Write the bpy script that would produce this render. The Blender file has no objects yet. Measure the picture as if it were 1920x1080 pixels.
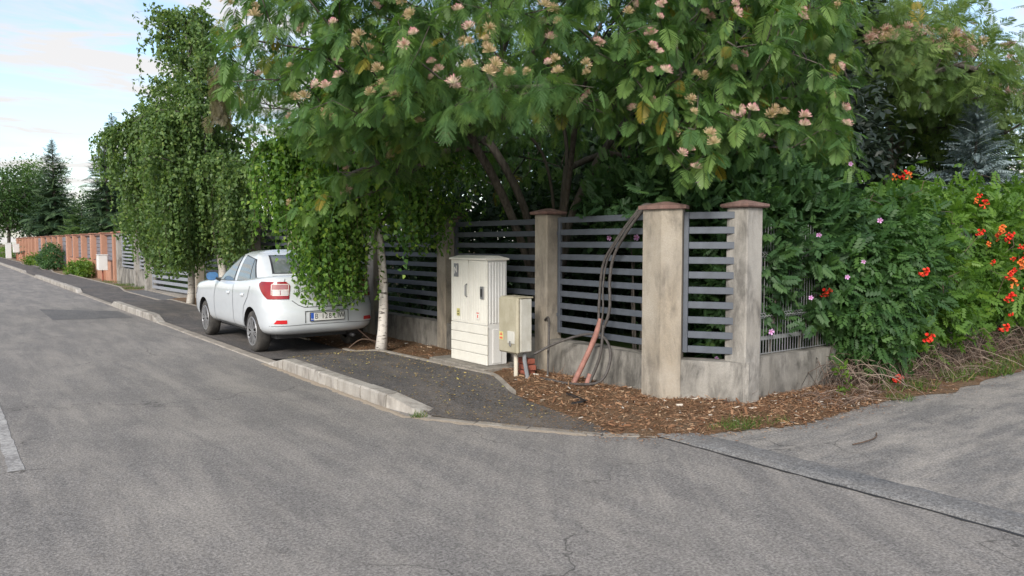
import bpy, bmesh, math, random
import numpy as np
from mathutils import Matrix, Vector

rng = np.random.default_rng(7)
random.seed(7)
R = math.radians
PI = math.pi
scene = bpy.context.scene
COL = scene.collection

# ------------------------------------------------------------------ camera
# world: +Y runs along the street, +X towards the fence, camera above the road
cam_d = bpy.data.cameras.new('camera')
cam = bpy.data.objects.new('camera', cam_d)
COL.objects.link(cam)
cam.location = (0, 0, 1.7)
cam.rotation_euler = (R(90 - 3.42), 0, R(-36.9))
cam_d.sensor_width = 36
cam_d.lens = 36 * 1423 / 1920
cam_d.clip_start = 0.05
cam_d.clip_end = 3000
scene.camera = cam

# ------------------------------------------------------------------ sky, sun
SUN_EL, SUN_AZ = R(31), R(-126)          # azimuth clockwise from +Y: from the far side of the street, a little behind the camera
world = bpy.data.worlds.new('World')
scene.world = world
world.use_nodes = True
wn, wl = world.node_tree.nodes, world.node_tree.links
wn.clear()
w_out = wn.new('ShaderNodeOutputWorld')
w_bg = wn.new('ShaderNodeBackground')
w_bg.inputs['Strength'].default_value = 0.108
w_sky = wn.new('ShaderNodeTexSky')
w_sky.sky_type = 'NISHITA'
w_sky.sun_disc = False
w_sky.sun_elevation = SUN_EL
w_sky.sun_rotation = SUN_AZ
w_sky.air_density = 1.0
w_sky.dust_density = 1.1
w_sky.ozone_density = 1.6
tc = wn.new('ShaderNodeTexCoord')
sep = wn.new('ShaderNodeSeparateXYZ')
wl.new(tc.outputs['Generated'], sep.inputs[0])
def wmath(op, a, b=None, clamp=False):
    n = wn.new('ShaderNodeMath'); n.operation = op; n.use_clamp = clamp
    for i, v in enumerate((a, b)):
        if v is None: continue
        if isinstance(v, (int, float)): n.inputs[i].default_value = v
        else: wl.new(v, n.inputs[i])
    return n.outputs[0]
zc = wmath('ADD', wmath('MAXIMUM', sep.outputs['Z'], 0.0), 0.10)
comb = wn.new('ShaderNodeCombineXYZ')
wl.new(wmath('DIVIDE', sep.outputs['X'], zc), comb.inputs[0])
wl.new(wmath('DIVIDE', sep.outputs['Y'], zc), comb.inputs[1])
wmap = wn.new('ShaderNodeMapping')
wmap.inputs['Rotation'].default_value = (0, 0, R(28))
wmap.inputs['Scale'].default_value = (0.9, 1.7, 1)
wmap.inputs['Location'].default_value = (1.3, 2.2, 0)
wl.new(comb.outputs[0], wmap.inputs[0])
wnz = wn.new('ShaderNodeTexNoise')
wnz.inputs['Scale'].default_value = 1.7
wnz.inputs['Detail'].default_value = 9
wnz.inputs['Roughness'].default_value = 0.58
wnz.inputs['Distortion'].default_value = 0.35
wl.new(wmap.outputs[0], wnz.inputs['Vector'])
wr = wn.new('ShaderNodeValToRGB')
wr.color_ramp.elements[0].position = 0.43
wr.color_ramp.elements[1].position = 0.57
wl.new(wnz.outputs['Fac'], wr.inputs[0])
wmix = wn.new('ShaderNodeMix'); wmix.data_type = 'RGBA'
wl.new(wmath('ADD', wmath('MULTIPLY', wr.outputs[0], 0.80), 0.13), wmix.inputs['Factor'])
wl.new(w_sky.outputs[0], wmix.inputs['A'])
wmix.inputs['B'].default_value = (3.35, 3.24, 3.16, 1)
wl.new(wmix.outputs['Result'], w_bg.inputs['Color'])
wl.new(w_bg.outputs[0], w_out.inputs['Surface'])

sun_d = bpy.data.lights.new('sun', 'SUN')
sun_d.energy = 1.5
sun_d.angle = R(16)
sun_d.color = (1.0, 0.95, 0.87)
sun = bpy.data.objects.new('sun', sun_d)
COL.objects.link(sun)
sd = Vector((math.sin(SUN_AZ) * math.cos(SUN_EL), math.cos(SUN_AZ) * math.cos(SUN_EL), math.sin(SUN_EL)))
sun.rotation_euler = (-sd).to_track_quat('-Z', 'Y').to_euler()
sun.location = sd * 60

scene.view_settings.view_transform = 'Standard'
scene.view_settings.look = 'None'
scene.view_settings.gamma = 1
scene.view_settings.exposure = 1.34
scene.render.engine = 'CYCLES'
scene.cycles.max_bounces = 6
scene.cycles.diffuse_bounces = 3
scene.cycles.transmission_bounces = 4
scene.cycles.transparent_max_bounces = 4
scene.cycles.use_denoising = True

# ------------------------------------------------------------------ object helpers
def tag(o, label=None, cat=None, group=None, kind=None):
    if label: o['label'] = label
    if cat: o['category'] = cat
    if group: o['group'] = group
    if kind: o['kind'] = kind
    return o
def attach(o, parent):
    if parent is not None:
        o.parent = parent
        o.matrix_parent_inverse = parent.matrix_basis.inverted()
def thing(name, label, cat, loc=(0, 0, 0), rz=0.0, group=None):
    o = bpy.data.objects.new(name, None)
    o.empty_display_size = 0.2
    COL.objects.link(o)
    o.matrix_basis = Matrix.Translation(loc) @ Matrix.Rotation(rz, 4, 'Z')
    return tag(o, label, cat, group)
def obj(name, me, parent=None, world=True, mat=None):
    """link a mesh; world=True: coordinates are world ones, else they are local to the parent"""
    o = bpy.data.objects.new(name, me)
    COL.objects.link(o)
    if mat is not None: o.matrix_basis = mat
    if parent is not None:
        if world: attach(o, parent)
        else: o.parent = parent
    return o
def copy_tree(root, loc, rz=0.0):
    r = root.copy(); COL.objects.link(r)
    r.matrix_basis = Matrix.Translation(loc) @ Matrix.Rotation(rz, 4, 'Z')
    for ch in root.children:
        c = ch.copy(); COL.objects.link(c); c.parent = r
        c.matrix_parent_inverse = ch.matrix_parent_inverse.copy()
        for g in ch.children:
            d = g.copy(); COL.objects.link(d); d.parent = c
            d.matrix_parent_inverse = g.matrix_parent_inverse.copy()
    return r

class MB:
    def __init__(s): s.v, s.f, s.m, s.mi = [], [], [], 0
    def add(s, vs, fs):
        b = len(s.v); s.v.extend([tuple(map(float, p)) for p in vs])
        for f in fs: s.f.append([b + i for i in f]); s.m.append(s.mi)
        return s
    def hexa(s, p):   # 8 points, bottom ring then top ring
        return s.add(p, [(3, 2, 1, 0), (4, 5, 6, 7), (0, 1, 5, 4), (1, 2, 6, 5), (2, 3, 7, 6), (3, 0, 4, 7)])
    def box(s, x0, x1, y0, y1, z0, z1):
        return s.hexa([(x0, y0, z0), (x1, y0, z0), (x1, y1, z0), (x0, y1, z0), (x0, y0, z1), (x1, y0, z1), (x1, y1, z1), (x0, y1, z1)])
    def cbox(s, x0, x1, y0, y1, z0, z1, c=0.01):   # box with chamfered edges
        xs, ys, zs = (x0, x1), (y0, y1), (z0, z1)
        bm = bmesh.new()
        bmesh.ops.create_cube(bm, size=1)
        for v in bm.verts:
            v.co = Vector(((x0 + x1) / 2 + v.co.x * (x1 - x0), (y0 + y1) / 2 + v.co.y * (y1 - y0), (z0 + z1) / 2 + v.co.z * (z1 - z0)))
        bmesh.ops.bevel(bm, geom=list(bm.edges), offset=c, segments=1, affect='EDGES', profile=0.5)
        bm.verts.index_update()
        s.add([v.co for v in bm.verts], [[v.index for v in f.verts] for f in bm.faces]); bm.free()
        return s
    def prism(s, poly, z0, z1, taper=None):
        n = len(poly)
        top = poly if taper is None else taper
        return s.add([(x, y, z0) for x, y in poly] + [(x, y, z1) for x, y in top],
              [list(range(n))[::-1], list(range(n, 2 * n))] + [(i, (i + 1) % n, n + (i + 1) % n, n + i) for i in range(n)])
    def bar(s, a, b, w, h, up=(0, 0, 1)):   # box section along a->b
        a, b = Vector(a), Vector(b); d = (b - a).normalized(); u = Vector(up)
        sd_ = d.cross(u).normalized() * w / 2; uu = sd_.cross(d).normalized() * h / 2
        return s.hexa([a - sd_ - uu, a + sd_ - uu, b + sd_ - uu, b - sd_ - uu, a - sd_ + uu, a + sd_ + uu, b + sd_ + uu, b - sd_ + uu])
    def tube(s, pts, rad, n=8, caps=True):
        pts = [Vector(p) for p in pts]
        if isinstance(rad, (int, float)): rad = [rad] * len(pts)
        t0 = (pts[1] - pts[0]).normalized()
        u = t0.orthogonal().normalized(); rings = []
        for i, p in enumerate(pts):
            t = (pts[min(i + 1, len(pts) - 1)] - pts[max(i - 1, 0)])
            t = t.normalized() if t.length > 1e-9 else t0
            u = (u - t * u.dot(t)); u = u.normalized() if u.length > 1e-6 else t.orthogonal().normalized()
            w = t.cross(u)
            rings.append([p + (u * math.cos(2 * PI * k / n) + w * math.sin(2 * PI * k / n)) * rad[i] for k in range(n)])
        vs = [q for r_ in rings for q in r_]
        fs = [(i * n + k, i * n + (k + 1) % n, (i + 1) * n + (k + 1) % n, (i + 1) * n + k) for i in range(len(pts) - 1) for k in range(n)]
        if caps: fs += [list(range(n))[::-1], [(len(pts) - 1) * n + k for k in range(n)]]
        return s.add(vs, fs)
    def lathe_x(s, prof, c=(0, 0, 0), n=32):   # profile (x, r) turned round the X axis
        vs = [(c[0] + x, c[1] + r * math.cos(2 * PI * k / n), c[2] + r * math.sin(2 * PI * k / n)) for x, r in prof for k in range(n)]
        return s.add(vs, [(i * n + k, i * n + (k + 1) % n, (i + 1) * n + (k + 1) % n, (i + 1) * n + k) for i in range(len(prof) - 1) for k in range(n)])
    def grid(s, P):   # P[i][j] points
        a, b = len(P), len(P[0])
        return s.add([p for r_ in P for p in r_], [(i * b + j, i * b + j + 1, (i + 1) * b + j + 1, (i + 1) * b + j) for i in range(a - 1) for j in range(b - 1)])
    def mesh(s, name, mats, smooth=False):
        me = bpy.data.meshes.new(name)
        me.from_pydata(s.v, [], s.f)
        for m in (mats if isinstance(mats, (list, tuple)) else [mats]): me.materials.append(m)
        me.polygons.foreach_set('material_index', s.m)
        if smooth: me.polygons.foreach_set('use_smooth', [True] * len(s.f))
        me.update()
        return me
    def build(s, name, mats, parent=None, smooth=False, world=True):
        return obj(name, s.mesh(name, mats, smooth), parent, world)

def fast_mesh(name, V, F, mat, tint=None, smooth=False):
    V = np.ascontiguousarray(V, dtype=np.float32); F = np.ascontiguousarray(F, dtype=np.int32)
    k = F.shape[1]
    me = bpy.data.meshes.new(name)
    me.vertices.add(len(V)); me.vertices.foreach_set('co', V.ravel())
    me.loops.add(F.size); me.loops.foreach_set('vertex_index', F.ravel())
    me.polygons.add(len(F))
    me.polygons.foreach_set('loop_start', np.arange(0, F.size, k, dtype=np.int32))
    if smooth: me.polygons.foreach_set('use_smooth', np.ones(len(F), dtype=bool))
    me.materials.append(mat)
    me.update(calc_edges=True)
    if tint is not None:
        at = me.attributes.new('tint', 'FLOAT', 'POINT')
        at.data.foreach_set('value', np.ascontiguousarray(tint, dtype=np.float32))
    return me

def unit(a): return a / np.maximum(np.linalg.norm(a, axis=-1, keepdims=True), 1e-9)
def frames(d, n):
    """columns: side, axis, normal; d axis directions, n rough normals"""
    d = unit(d); s_ = unit(np.cross(d, n)); n2 = np.cross(s_, d)
    return np.stack([s_, d, n2], axis=-1)
def scatter(T, F, M, P, S):
    """copies of template T (k,3) with faces F at P with frames M and sizes S"""
    k = len(T)
    V = np.einsum('nij,kj->nki', M * np.asarray(S)[:, None, None], T) + P[:, None, :]
    FF = (F[None] + (np.arange(len(P)) * k)[:, None, None]).reshape(-1, F.shape[1])
    return V.reshape(-1, 3), FF
def rdirs(n):
    return unit(rng.normal(size=(n, 3)))

# ------------------------------------------------------------------ material helpers
class NT:
    def __init__(s, name):
        s.m = bpy.data.materials.new(name); s.m.use_nodes = True
        s.n, s.l = s.m.node_tree.nodes, s.m.node_tree.links
        s.b = s.n['Principled BSDF']
        s.tc = None
    def link(s, a, b): s.l.new(a, b)
    def val(s, sock, v):
        if isinstance(v, bpy.types.NodeSocket): s.l.new(v, sock)
        elif isinstance(v, (tuple, list)) and len(v) == 3 and sock.type == 'RGBA': sock.default_value = (*v, 1)
        else: sock.default_value = v
    def co(s, kind='Object', scale=(1, 1, 1), rot=(0, 0, 0), loc=(0, 0, 0)):
        if s.tc is None: s.tc = s.n.new('ShaderNodeTexCoord')
        mp = s.n.new('ShaderNodeMapping')
        mp.inputs['Scale'].default_value = scale; mp.inputs['Rotation'].default_value = rot; mp.inputs['Location'].default_value = loc
        s.l.new(s.tc.outputs[kind], mp.inputs[0])
        return mp.outputs[0]
    def pos(s, scale=(1, 1, 1), rot=(0, 0, 0), loc=(0, 0, 0)):   # world position
        g = s.n.new('ShaderNodeNewGeometry'); mp = s.n.new('ShaderNodeMapping')
        mp.inputs['Scale'].default_value = scale; mp.inputs['Rotation'].default_value = rot; mp.inputs['Location'].default_value = loc
        s.l.new(g.outputs['Position'], mp.inputs[0])
        return mp.outputs[0]
    def noise(s, vec, scale, detail=4, rough=0.55, dist=0.0):
        t = s.n.new('ShaderNodeTexNoise')
        s.l.new(vec, t.inputs['Vector'])
        t.inputs['Scale'].default_value = scale; t.inputs['Detail'].default_value = detail
        t.inputs['Roughness'].default_value = rough; t.inputs['Distortion'].default_value = dist
        return t.outputs['Fac']
    def voro(s, vec, scale, feature='F1', out='Distance'):
        t = s.n.new('ShaderNodeTexVoronoi'); t.feature = feature
        s.l.new(vec, t.inputs['Vector']); t.inputs['Scale'].default_value = scale
        return t.outputs[out]
    def ramp(s, fac, stops):
        r_ = s.n.new('ShaderNodeValToRGB'); e = r_.color_ramp.elements
        while len(e) < len(stops): e.new(0.5)
        for i, (p, c) in enumerate(stops):
            e[i].position = p
            e[i].color = (c, c, c, 1) if isinstance(c, (int, float)) else (*c, 1)
        s.val(r_.inputs[0], fac)
        return r_.outputs[0]
    def mix(s, fac, a, b, mode='MIX'):
        x = s.n.new('ShaderNodeMix'); x.data_type = 'RGBA'; x.blend_type = mode
        s.val(x.inputs['Factor'], fac); s.val(x.inputs['A'], a); s.val(x.inputs['B'], b)
        return x.outputs['Result']
    def math(s, op, a, b=None, clamp=False):
        x = s.n.new('ShaderNodeMath'); x.operation = op; x.use_clamp = clamp
        s.val(x.inputs[0], a)
        if b is not None: s.val(x.inputs[1], b)
        return x.outputs[0]
    def attr(s, name):
        a = s.n.new('ShaderNodeAttribute'); a.attribute_name = name
        return a.outputs['Fac']
    def orand(s):
        return s.n.new('ShaderNodeObjectInfo').outputs['Random']
    def sepxyz(s, vec):
        x = s.n.new('ShaderNodeSeparateXYZ'); s.l.new(vec, x.inputs[0]); return x.outputs
    def bump(s, h, strength=0.3, dist=0.01):
        b = s.n.new('ShaderNodeBump'); b.inputs['Strength'].default_value = strength; b.inputs['Distance'].default_value = dist
        s.l.new(h, b.inputs['Height']); s.l.new(b.outputs[0], s.b.inputs['Normal'])
    def done(s, color=None, rough=0.6, metal=0.0, spec=0.5, coat=0.0):
        if color is not None: s.val(s.b.inputs['Base Color'], color)
        s.val(s.b.inputs['Roughness'], rough); s.val(s.b.inputs['Metallic'], metal)
        s.val(s.b.inputs['Specular IOR Level'], spec); s.val(s.b.inputs['Coat Weight'], coat)
        return s.m

def plain(name, color, rough=0.6, metal=0.0, spec=0.5, coat=0.0, var=0.12, scale=6.0):
    t = NT(name)
    nz = t.noise(t.co(), scale, 5, 0.6)
    lo = tuple(c * (1 - var) for c in color); hi = tuple(min(1, c * (1 + var)) for c in color)
    return t.done(t.ramp(nz, [(0.3, lo), (0.7, hi)]), rough, metal, spec, coat)

def leaf_mat(name, dark, mid, light, odd=None, odd_at=0.95, trans=0.42, rough=0.5, per_object=False):
    """leaf colour varies from leaf to leaf; light passes through the blade"""
    t = NT(name)
    f = t.orand() if per_object else t.attr('tint')
    stops = [(0.0, dark), (0.5, mid), (0.88, light)]
    if odd: stops += [(odd_at, light), (min(1, odd_at + 0.015), odd)]
    c = t.ramp(f, stops)
    t.done(c, rough, 0, 0.35)
    tr = t.n.new('ShaderNodeBsdfTranslucent')
    t.val(tr.inputs['Color'], t.mix(0.5, c, (0.22, 0.30, 0.03), 'ADD') if False else t.mix(1.0, c, (1.25, 1.35, 0.6), 'MULTIPLY'))
    ms = t.n.new('ShaderNodeMixShader'); ms.inputs[0].default_value = trans
    t.link(t.b.outputs[0], ms.inputs[1]); t.link(tr.outputs[0], ms.inputs[2])
    t.link(ms.outputs[0], t.n['Material Output'].inputs['Surface'])
    return t.m

M = {}
def asphalt(name, base, dust, arc=None, dust_amt=0.5, along=(1.0, 0.16), seed=0.0):
    """worn asphalt: speckled stone, blotches, and dust in tracks that follow the traffic"""
    t = NT(name)
    p = t.pos()
    fine = t.noise(t.pos(loc=(seed, 0, 0)), 55, 3, 0.7)
    grit = t.voro(p, 95)
    blot = t.noise(t.pos(loc=(seed, 3, 0)), 0.7, 8, 0.7, 0.4)
    track = t.noise(t.pos(scale=(along[0], along[1], 1), loc=(seed, 1, 0)), 2.6, 8, 0.7, 0.25)
    if arc:       # tracks turning in from the side street: polar coordinates about the inner kerb
        s_ = t.sepxyz(p)
        dx, dy = t.math('SUBTRACT', s_[0], arc[0]), t.math('SUBTRACT', s_[1], arc[1])
        rr = t.math('SQRT', t.math('ADD', t.math('MULTIPLY', dx, dx), t.math('MULTIPLY', dy, dy)))
        an = t.math('ARCTAN2', dy, dx)
        cb = t.n.new('ShaderNodeCombineXYZ'); t.link(t.math('MULTIPLY', rr, 1.5), cb.inputs[0]); t.link(t.math('MULTIPLY', an, 0.7), cb.inputs[1])
        arcs = t.noise(cb.outputs[0], 3.2, 9, 0.72, 0.25)
        near = t.ramp(t.math('DIVIDE', rr, 12.0), [(0.35, 1.0), (0.95, 0.0)])
        track = t.mix(near, track, t.ramp(arcs, [(0.30, 0.20), (0.70, 0.80)]))
    d = t.math('MULTIPLY', t.ramp(track, [(0.42, 0.0), (0.62, 1.0)]), t.ramp(blot, [(0.28, 0.35), (0.68, 1.0)]))
    speck = t.mix(t.ramp(fine, [(0.38, 0.0), (0.62, 1.0)]), tuple(c * 0.55 for c in base), tuple(c * 1.5 for c in base))
    speck = t.mix(t.ramp(grit, [(0.05, 0.55), (0.25, 0.0)]), speck, tuple(c * 1.9 for c in base))
    patchy = t.noise(t.pos(loc=(9 + seed, 2, 0)), 2.0, 9, 0.78, 0.3)
    speck = t.mix(t.ramp(patchy, [(0.34, 0.42), (0.60, 0.0)]), speck, tuple(c * 0.6 for c in base))
    mid_ = t.noise(t.pos(loc=(5 + seed, 8, 0)), 17, 6, 0.8, 0.2)
    speck = t.mix(t.ramp(mid_, [(0.36, 0.55), (0.52, 0.0)]), speck, tuple(c * 0.5 for c in base))
    speck = t.mix(t.ramp(mid_, [(0.55, 0.0), (0.72, 0.55)]), speck, tuple(c * 1.7 for c in base))
    dusty = t.mix(t.ramp(fine, [(0.36, 0.0), (0.64, 1.0)]), tuple(c * 0.66 for c in dust), tuple(c * 1.22 for c in dust))
    col = t.mix(t.math('MULTIPLY', d, dust_amt), speck, dusty)
    # a few meandering hairline cracks
    wv = t.n.new('ShaderNodeVectorMath'); wv.operation = 'ADD'
    nv = t.n.new('ShaderNodeTexNoise'); nv.inputs['Scale'].default_value = 3.0; nv.inputs['Detail'].default_value = 6
    t.link(p, nv.inputs['Vector']); sc_ = t.n.new('ShaderNodeVectorMath'); sc_.operation = 'SCALE'; sc_.inputs['Scale'].default_value = 0.55
    t.link(nv.outputs['Color'], sc_.inputs[0]); t.link(p, wv.inputs[0]); t.link(sc_.outputs[0], wv.inputs[1])
    ck = t.voro(wv.outputs[0], 0.42, 'DISTANCE_TO_EDGE')
    cm = t.math('MULTIPLY', t.ramp(ck, [(0.0, 1.0), (0.0045, 0.0)]), t.ramp(t.noise(t.pos(loc=(31, seed, 0)), 0.5, 3), [(0.50, 0.0), (0.60, 0.8)]))
    col = t.mix(cm, col, tuple(c * 0.25 for c in base))
    # dark drips and scuffs
    sp_ = t.ramp(t.noise(t.pos(loc=(seed + 17, 5, 0)), 3.3, 4, 0.6, 0.6), [(0.70, 0.0), (0.78, 0.55)])
    col = t.mix(sp_, col, tuple(c * 0.4 for c in base))
    t.bump(t.math('ADD', fine, t.math('MULTIPLY', grit, 0.6)), 0.55, 0.006)
    return t.done(col, 0.92, 0, 0.25)

M['road'] = asphalt('main_asphalt', (0.200, 0.189, 0.180), (0.36, 0.330, 0.296), (10.5, -1.5), 0.70)
M['side'] = asphalt('side_asphalt', (0.192, 0.184, 0.177), (0.41, 0.375, 0.335), None, 0.9, (0.30, 1.0), 4.0)
M['pave'] = asphalt('pavement_asphalt', (0.100, 0.094, 0.092), (0.22, 0.19, 0.165), None, 0.6, (1, 0.4), 11.0)
M['gutter'] = asphalt('gutter_concrete', (0.17, 0.17, 0.172), (0.30, 0.27, 0.24), None, 0.5, (1, 0.25), 6.0)
M['patch'] = asphalt('patch_asphalt', (0.135, 0.132, 0.132), (0.22, 0.21, 0.20), None, 0.4, (1, 0.3), 2.0)

def concrete(name, c1, c2, stain, smear=0.6, scale=1.0, z_lo=None):
    t = NT(name)
    p = t.pos()
    big = t.noise(t.pos(scale=(1, 1, 0.5)), 2.4 * scale, 6, 0.6, 0.3)
    col = t.mix(t.ramp(big, [(0.35, 0.0), (0.68, 1.0)]), c1, c2)
    streak = t.noise(t.pos(scale=(1, 1, 0.34)), 4.5 * scale, 8, 0.7, 0.4)
    blot = t.noise(t.pos(loc=(4, 4, 0)), 1.6, 5, 0.6)
    sf = t.math('MULTIPLY', t.ramp(streak, [(0.42, 0.0), (0.60, 1.0)]), t.ramp(blot, [(0.34, 0.1), (0.54, 1.0)]))
    col = t.mix(t.math('MULTIPLY', sf, smear), col, stain)
    gr = t.noise(p, 60, 4, 0.7)
    col = t.mix(t.ramp(t.orand(), [(0.0, 0.0), (1.0, 0.28)]), col, tuple(c * 0.62 for c in c1))
    col = t.mix(t.ramp(gr, [(0.3, 0.30), (0.6, 0.0)]), col, tuple(c * 0.6 for c in c1))
    t.bump(t.math('ADD', gr, t.noise(p, 14, 4)), 0.5, 0.008)
    return t.done(col, 0.93, 0, 0.2)
M['conc'] = concrete('weathered_concrete', (0.36, 0.31, 0.245), (0.44, 0.40, 0.345), (0.10, 0.09, 0.08), 0.75)
M['conc_grey'] = concrete('grey_rendered_concrete', (0.36, 0.335, 0.30), (0.46, 0.44, 0.41), (0.09, 0.085, 0.08), 0.85)
M['wall_low'] = concrete('stained_low_wall', (0.24, 0.225, 0.20), (0.40, 0.38, 0.35), (0.055, 0.053, 0.05), 0.95)
M['kerb'] = concrete('kerb_concrete', (0.40, 0.37, 0.33), (0.50, 0.47, 0.43), (0.15, 0.13, 0.115), 0.8, 1.4)
M['kerb_low'] = concrete('flush_kerb_concrete', (0.33, 0.295, 0.255), (0.42, 0.38, 0.33), (0.16, 0.14, 0.12), 0.7, 1.2)
M['orange'] = concrete('orange_render', (0.45, 0.235, 0.16), (0.51, 0.285, 0.20), (0.32, 0.16, 0.11), 0.35)
M['cap'] = concrete('red_cap_tile', (0.20, 0.118, 0.102), (0.28, 0.185, 0.16), (0.11, 0.075, 0.068), 0.6, 3)
M['cap_pink'] = concrete('pale_red_cap', (0.42, 0.20, 0.15), (0.5, 0.27, 0.2), (0.2, 0.1, 0.08), 0.4, 3)
M['slat'] = plain('slate_blue_slat_paint', (0.088, 0.100, 0.122), 0.48, 0.1, 0.5, var=0.14, scale=9)
M['slat_pale'] = plain('pale_grey_slat_paint', (0.27, 0.285, 0.32), 0.5, 0.1, var=0.1)
M['slat_far'] = plain('mid_grey_panel_paint', (0.17, 0.17, 0.20), 0.55, 0.0, var=0.1)
M['wire'] = plain('galvanised_wire', (0.27, 0.28, 0.285), 0.5, 0.2, var=0.15)
M['black'] = plain('black_rubber', (0.018, 0.018, 0.019), 0.6, var=0.2, scale=30)
M['dark'] = plain('dark_metal', (0.03, 0.03, 0.033), 0.6, 0.2)
M['steel'] = plain('dull_steel', (0.35, 0.35, 0.36), 0.4, 0.8)
M['cable'] = plain('black_cable_sheath', (0.07, 0.062, 0.058), 0.65, var=0.4, scale=25)
M['conduit'] = plain('faded_red_conduit', (0.31, 0.15, 0.12), 0.75, var=0.25, scale=18)
M['brick'] = plain('old_red_brick', (0.28, 0.085, 0.055), 0.9, var=0.3, scale=20)
M['pvc'] = plain('cream_pvc_pipe', (0.62, 0.57, 0.47), 0.5, var=0.1)
M['pvc_grey'] = plain('grey_pvc_pipe', (0.20, 0.205, 0.215), 0.5, var=0.15)
M['white_line'] = None

def dirty(name, c, dirt, amt, rough=0.55, scale=3.0):
    t = NT(name)
    n1 = t.noise(t.pos(scale=(1, 1, 0.6)), scale * 2, 8, 0.7)
    n2 = t.noise(t.pos(), 40, 3, 0.7)
    f = t.math('MULTIPLY', t.ramp(n1, [(0.42, 0.0), (0.75, 1.0)]), amt)
    col = t.mix(f, c, dirt)
    col = t.mix(t.ramp(n2, [(0.28, 0.25), (0.45, 0.0)]), col, dirt)
    return t.done(col, rough, 0, 0.4)
M['cabinet'] = dirty('cream_polyester_cabinet', (0.72, 0.70, 0.635), (0.42, 0.38, 0.31), 0.22)
M['cabinet_side'] = dirty('pale_grey_cabinet_side', (0.68, 0.68, 0.67), (0.42, 0.40, 0.36), 0.22)
M['box_front'] = dirty('yellowed_meter_box', (0.42, 0.385, 0.29), (0.26, 0.23, 0.15), 0.8)
M['box_side'] = dirty('whitish_meter_box_side', (0.58, 0.57, 0.52), (0.33, 0.31, 0.25), 0.6)
M['plinth'] = concrete('plinth_concrete', (0.27, 0.25, 0.22), (0.36, 0.33, 0.29), (0.1, 0.09, 0.08), 0.7, 2)
M['yellow'] = plain('yellow_sticker', (0.60, 0.55, 0.22), 0.6)
M['redprint'] = plain('red_sticker_print', (0.60, 0.12, 0.08), 0.6)
M['paper'] = plain('white_sticker', (0.72, 0.70, 0.66), 0.6)
M['blackprint'] = plain('black_print', (0.02, 0.02, 0.02), 0.6)
t = NT('worn_white_line'); n_ = t.noise(t.pos(), 30, 5, 0.7); n2_ = t.noise(t.pos(), 4, 4)
M['white_line'] = t.done(t.mix(t.ramp(t.math('ADD', n_, t.math('MULTIPLY', n2_, 0.5)), [(0.62, 0.0), (0.86, 1.0)]), (0.42, 0.41, 0.395), (0.20, 0.19, 0.185)), 0.85)

t = NT('soil_and_mulch')
n1_, n2_, n3_ = t.noise(t.pos(), 3, 6, 0.6), t.noise(t.pos(scale=(1, 1, 1)), 48, 4, 0.75, 1.2), t.noise(t.pos(loc=(2, 7, 0)), 1.1, 4)
c_ = t.mix(t.ramp(n2_, [(0.34, 0.0), (0.66, 1.0)]), (0.085, 0.048, 0.028), (0.30, 0.185, 0.105))
c_ = t.mix(t.ramp(n1_, [(0.45, 0.0), (0.7, 0.8)]), c_, (0.20, 0.15, 0.105))
t.bump(n2_, 0.9, 0.03); M['mulch'] = t.done(c_, 0.95, 0, 0.15)
t = NT('dry_verge_soil')
n1_, n2_ = t.noise(t.pos(), 1.4, 6, 0.6), t.noise(t.pos(), 40, 4, 0.75)
c_ = t.mix(t.ramp(n2_, [(0.3, 0.0), (0.7, 1.0)]), (0.15, 0.105, 0.07), (0.30, 0.235, 0.17))
c_ = t.mix(t.ramp(n1_, [(0.5, 0.0), (0.68, 0.75)]), c_, (0.09, 0.11, 0.035))
t.bump(n2_, 0.8, 0.02); M['verge'] = t.done(c_, 0.95, 0, 0.15)
t = NT('lawn')
n1_, n2_ = t.noise(t.pos(), 2, 6), t.noise(t.pos(), 60, 4, 0.8)
t.bump(n2_, 0.8, 0.03)
M['lawn'] = t.done(t.mix(t.ramp(n2_, [(0.3, 0.0), (0.7, 1.0)]), (0.03, 0.055, 0.015), (0.085, 0.13, 0.03)), 0.95, 0, 0.15)
t = NT('sand_dust')
n2_ = t.noise(t.pos(), 50, 4, 0.8)
M['sand'] = t.done(t.mix(t.ramp(n2_, [(0.3, 0.0), (0.7, 1.0)]), (0.27, 0.22, 0.17), (0.42, 0.36, 0.29)), 0.97, 0, 0.1)

t = NT('grey_bark'); n1_ = t.noise(t.co(scale=(1, 1, 0.2)), 22, 6, 0.65)
t.bump(n1_, 0.7, 0.02); M['bark'] = t.done(t.ramp(n1_, [(0.3, (0.05, 0.042, 0.036)), (0.7, (0.17, 0.15, 0.13))]), 0.9, 0, 0.2)
t = NT('birch_bark')
n1_ = t.noise(t.pos(scale=(1.0, 1.0, 4.0)), 8.0, 4, 0.6, 0.3); n2_ = t.noise(t.pos(scale=(1, 1, 0.6)), 7, 5, 0.6)
c_ = t.mix(t.ramp(n1_, [(0.58, 0.0), (0.66, 1.0)]), (0.64, 0.60, 0.55), (0.07, 0.055, 0.045))
c_ = t.mix(t.ramp(n2_, [(0.5, 0.0), (0.75, 0.65)]), c_, (0.42, 0.33, 0.26))
t.bump(n1_, 0.4, 0.01); M['birch'] = t.done(c_, 0.75, 0, 0.3)
M['twig'] = plain('brown_twig', (0.10, 0.065, 0.045), 0.85, var=0.3, scale=20)
t = NT('dry_stem'); M['drystem'] = t.done(t.ramp(t.attr('tint'), [(0.0, (0.07, 0.045, 0.035)), (0.5, (0.17, 0.12, 0.095)), (1.0, (0.34, 0.27, 0.22))]), 0.9, 0, 0.2)
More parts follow.
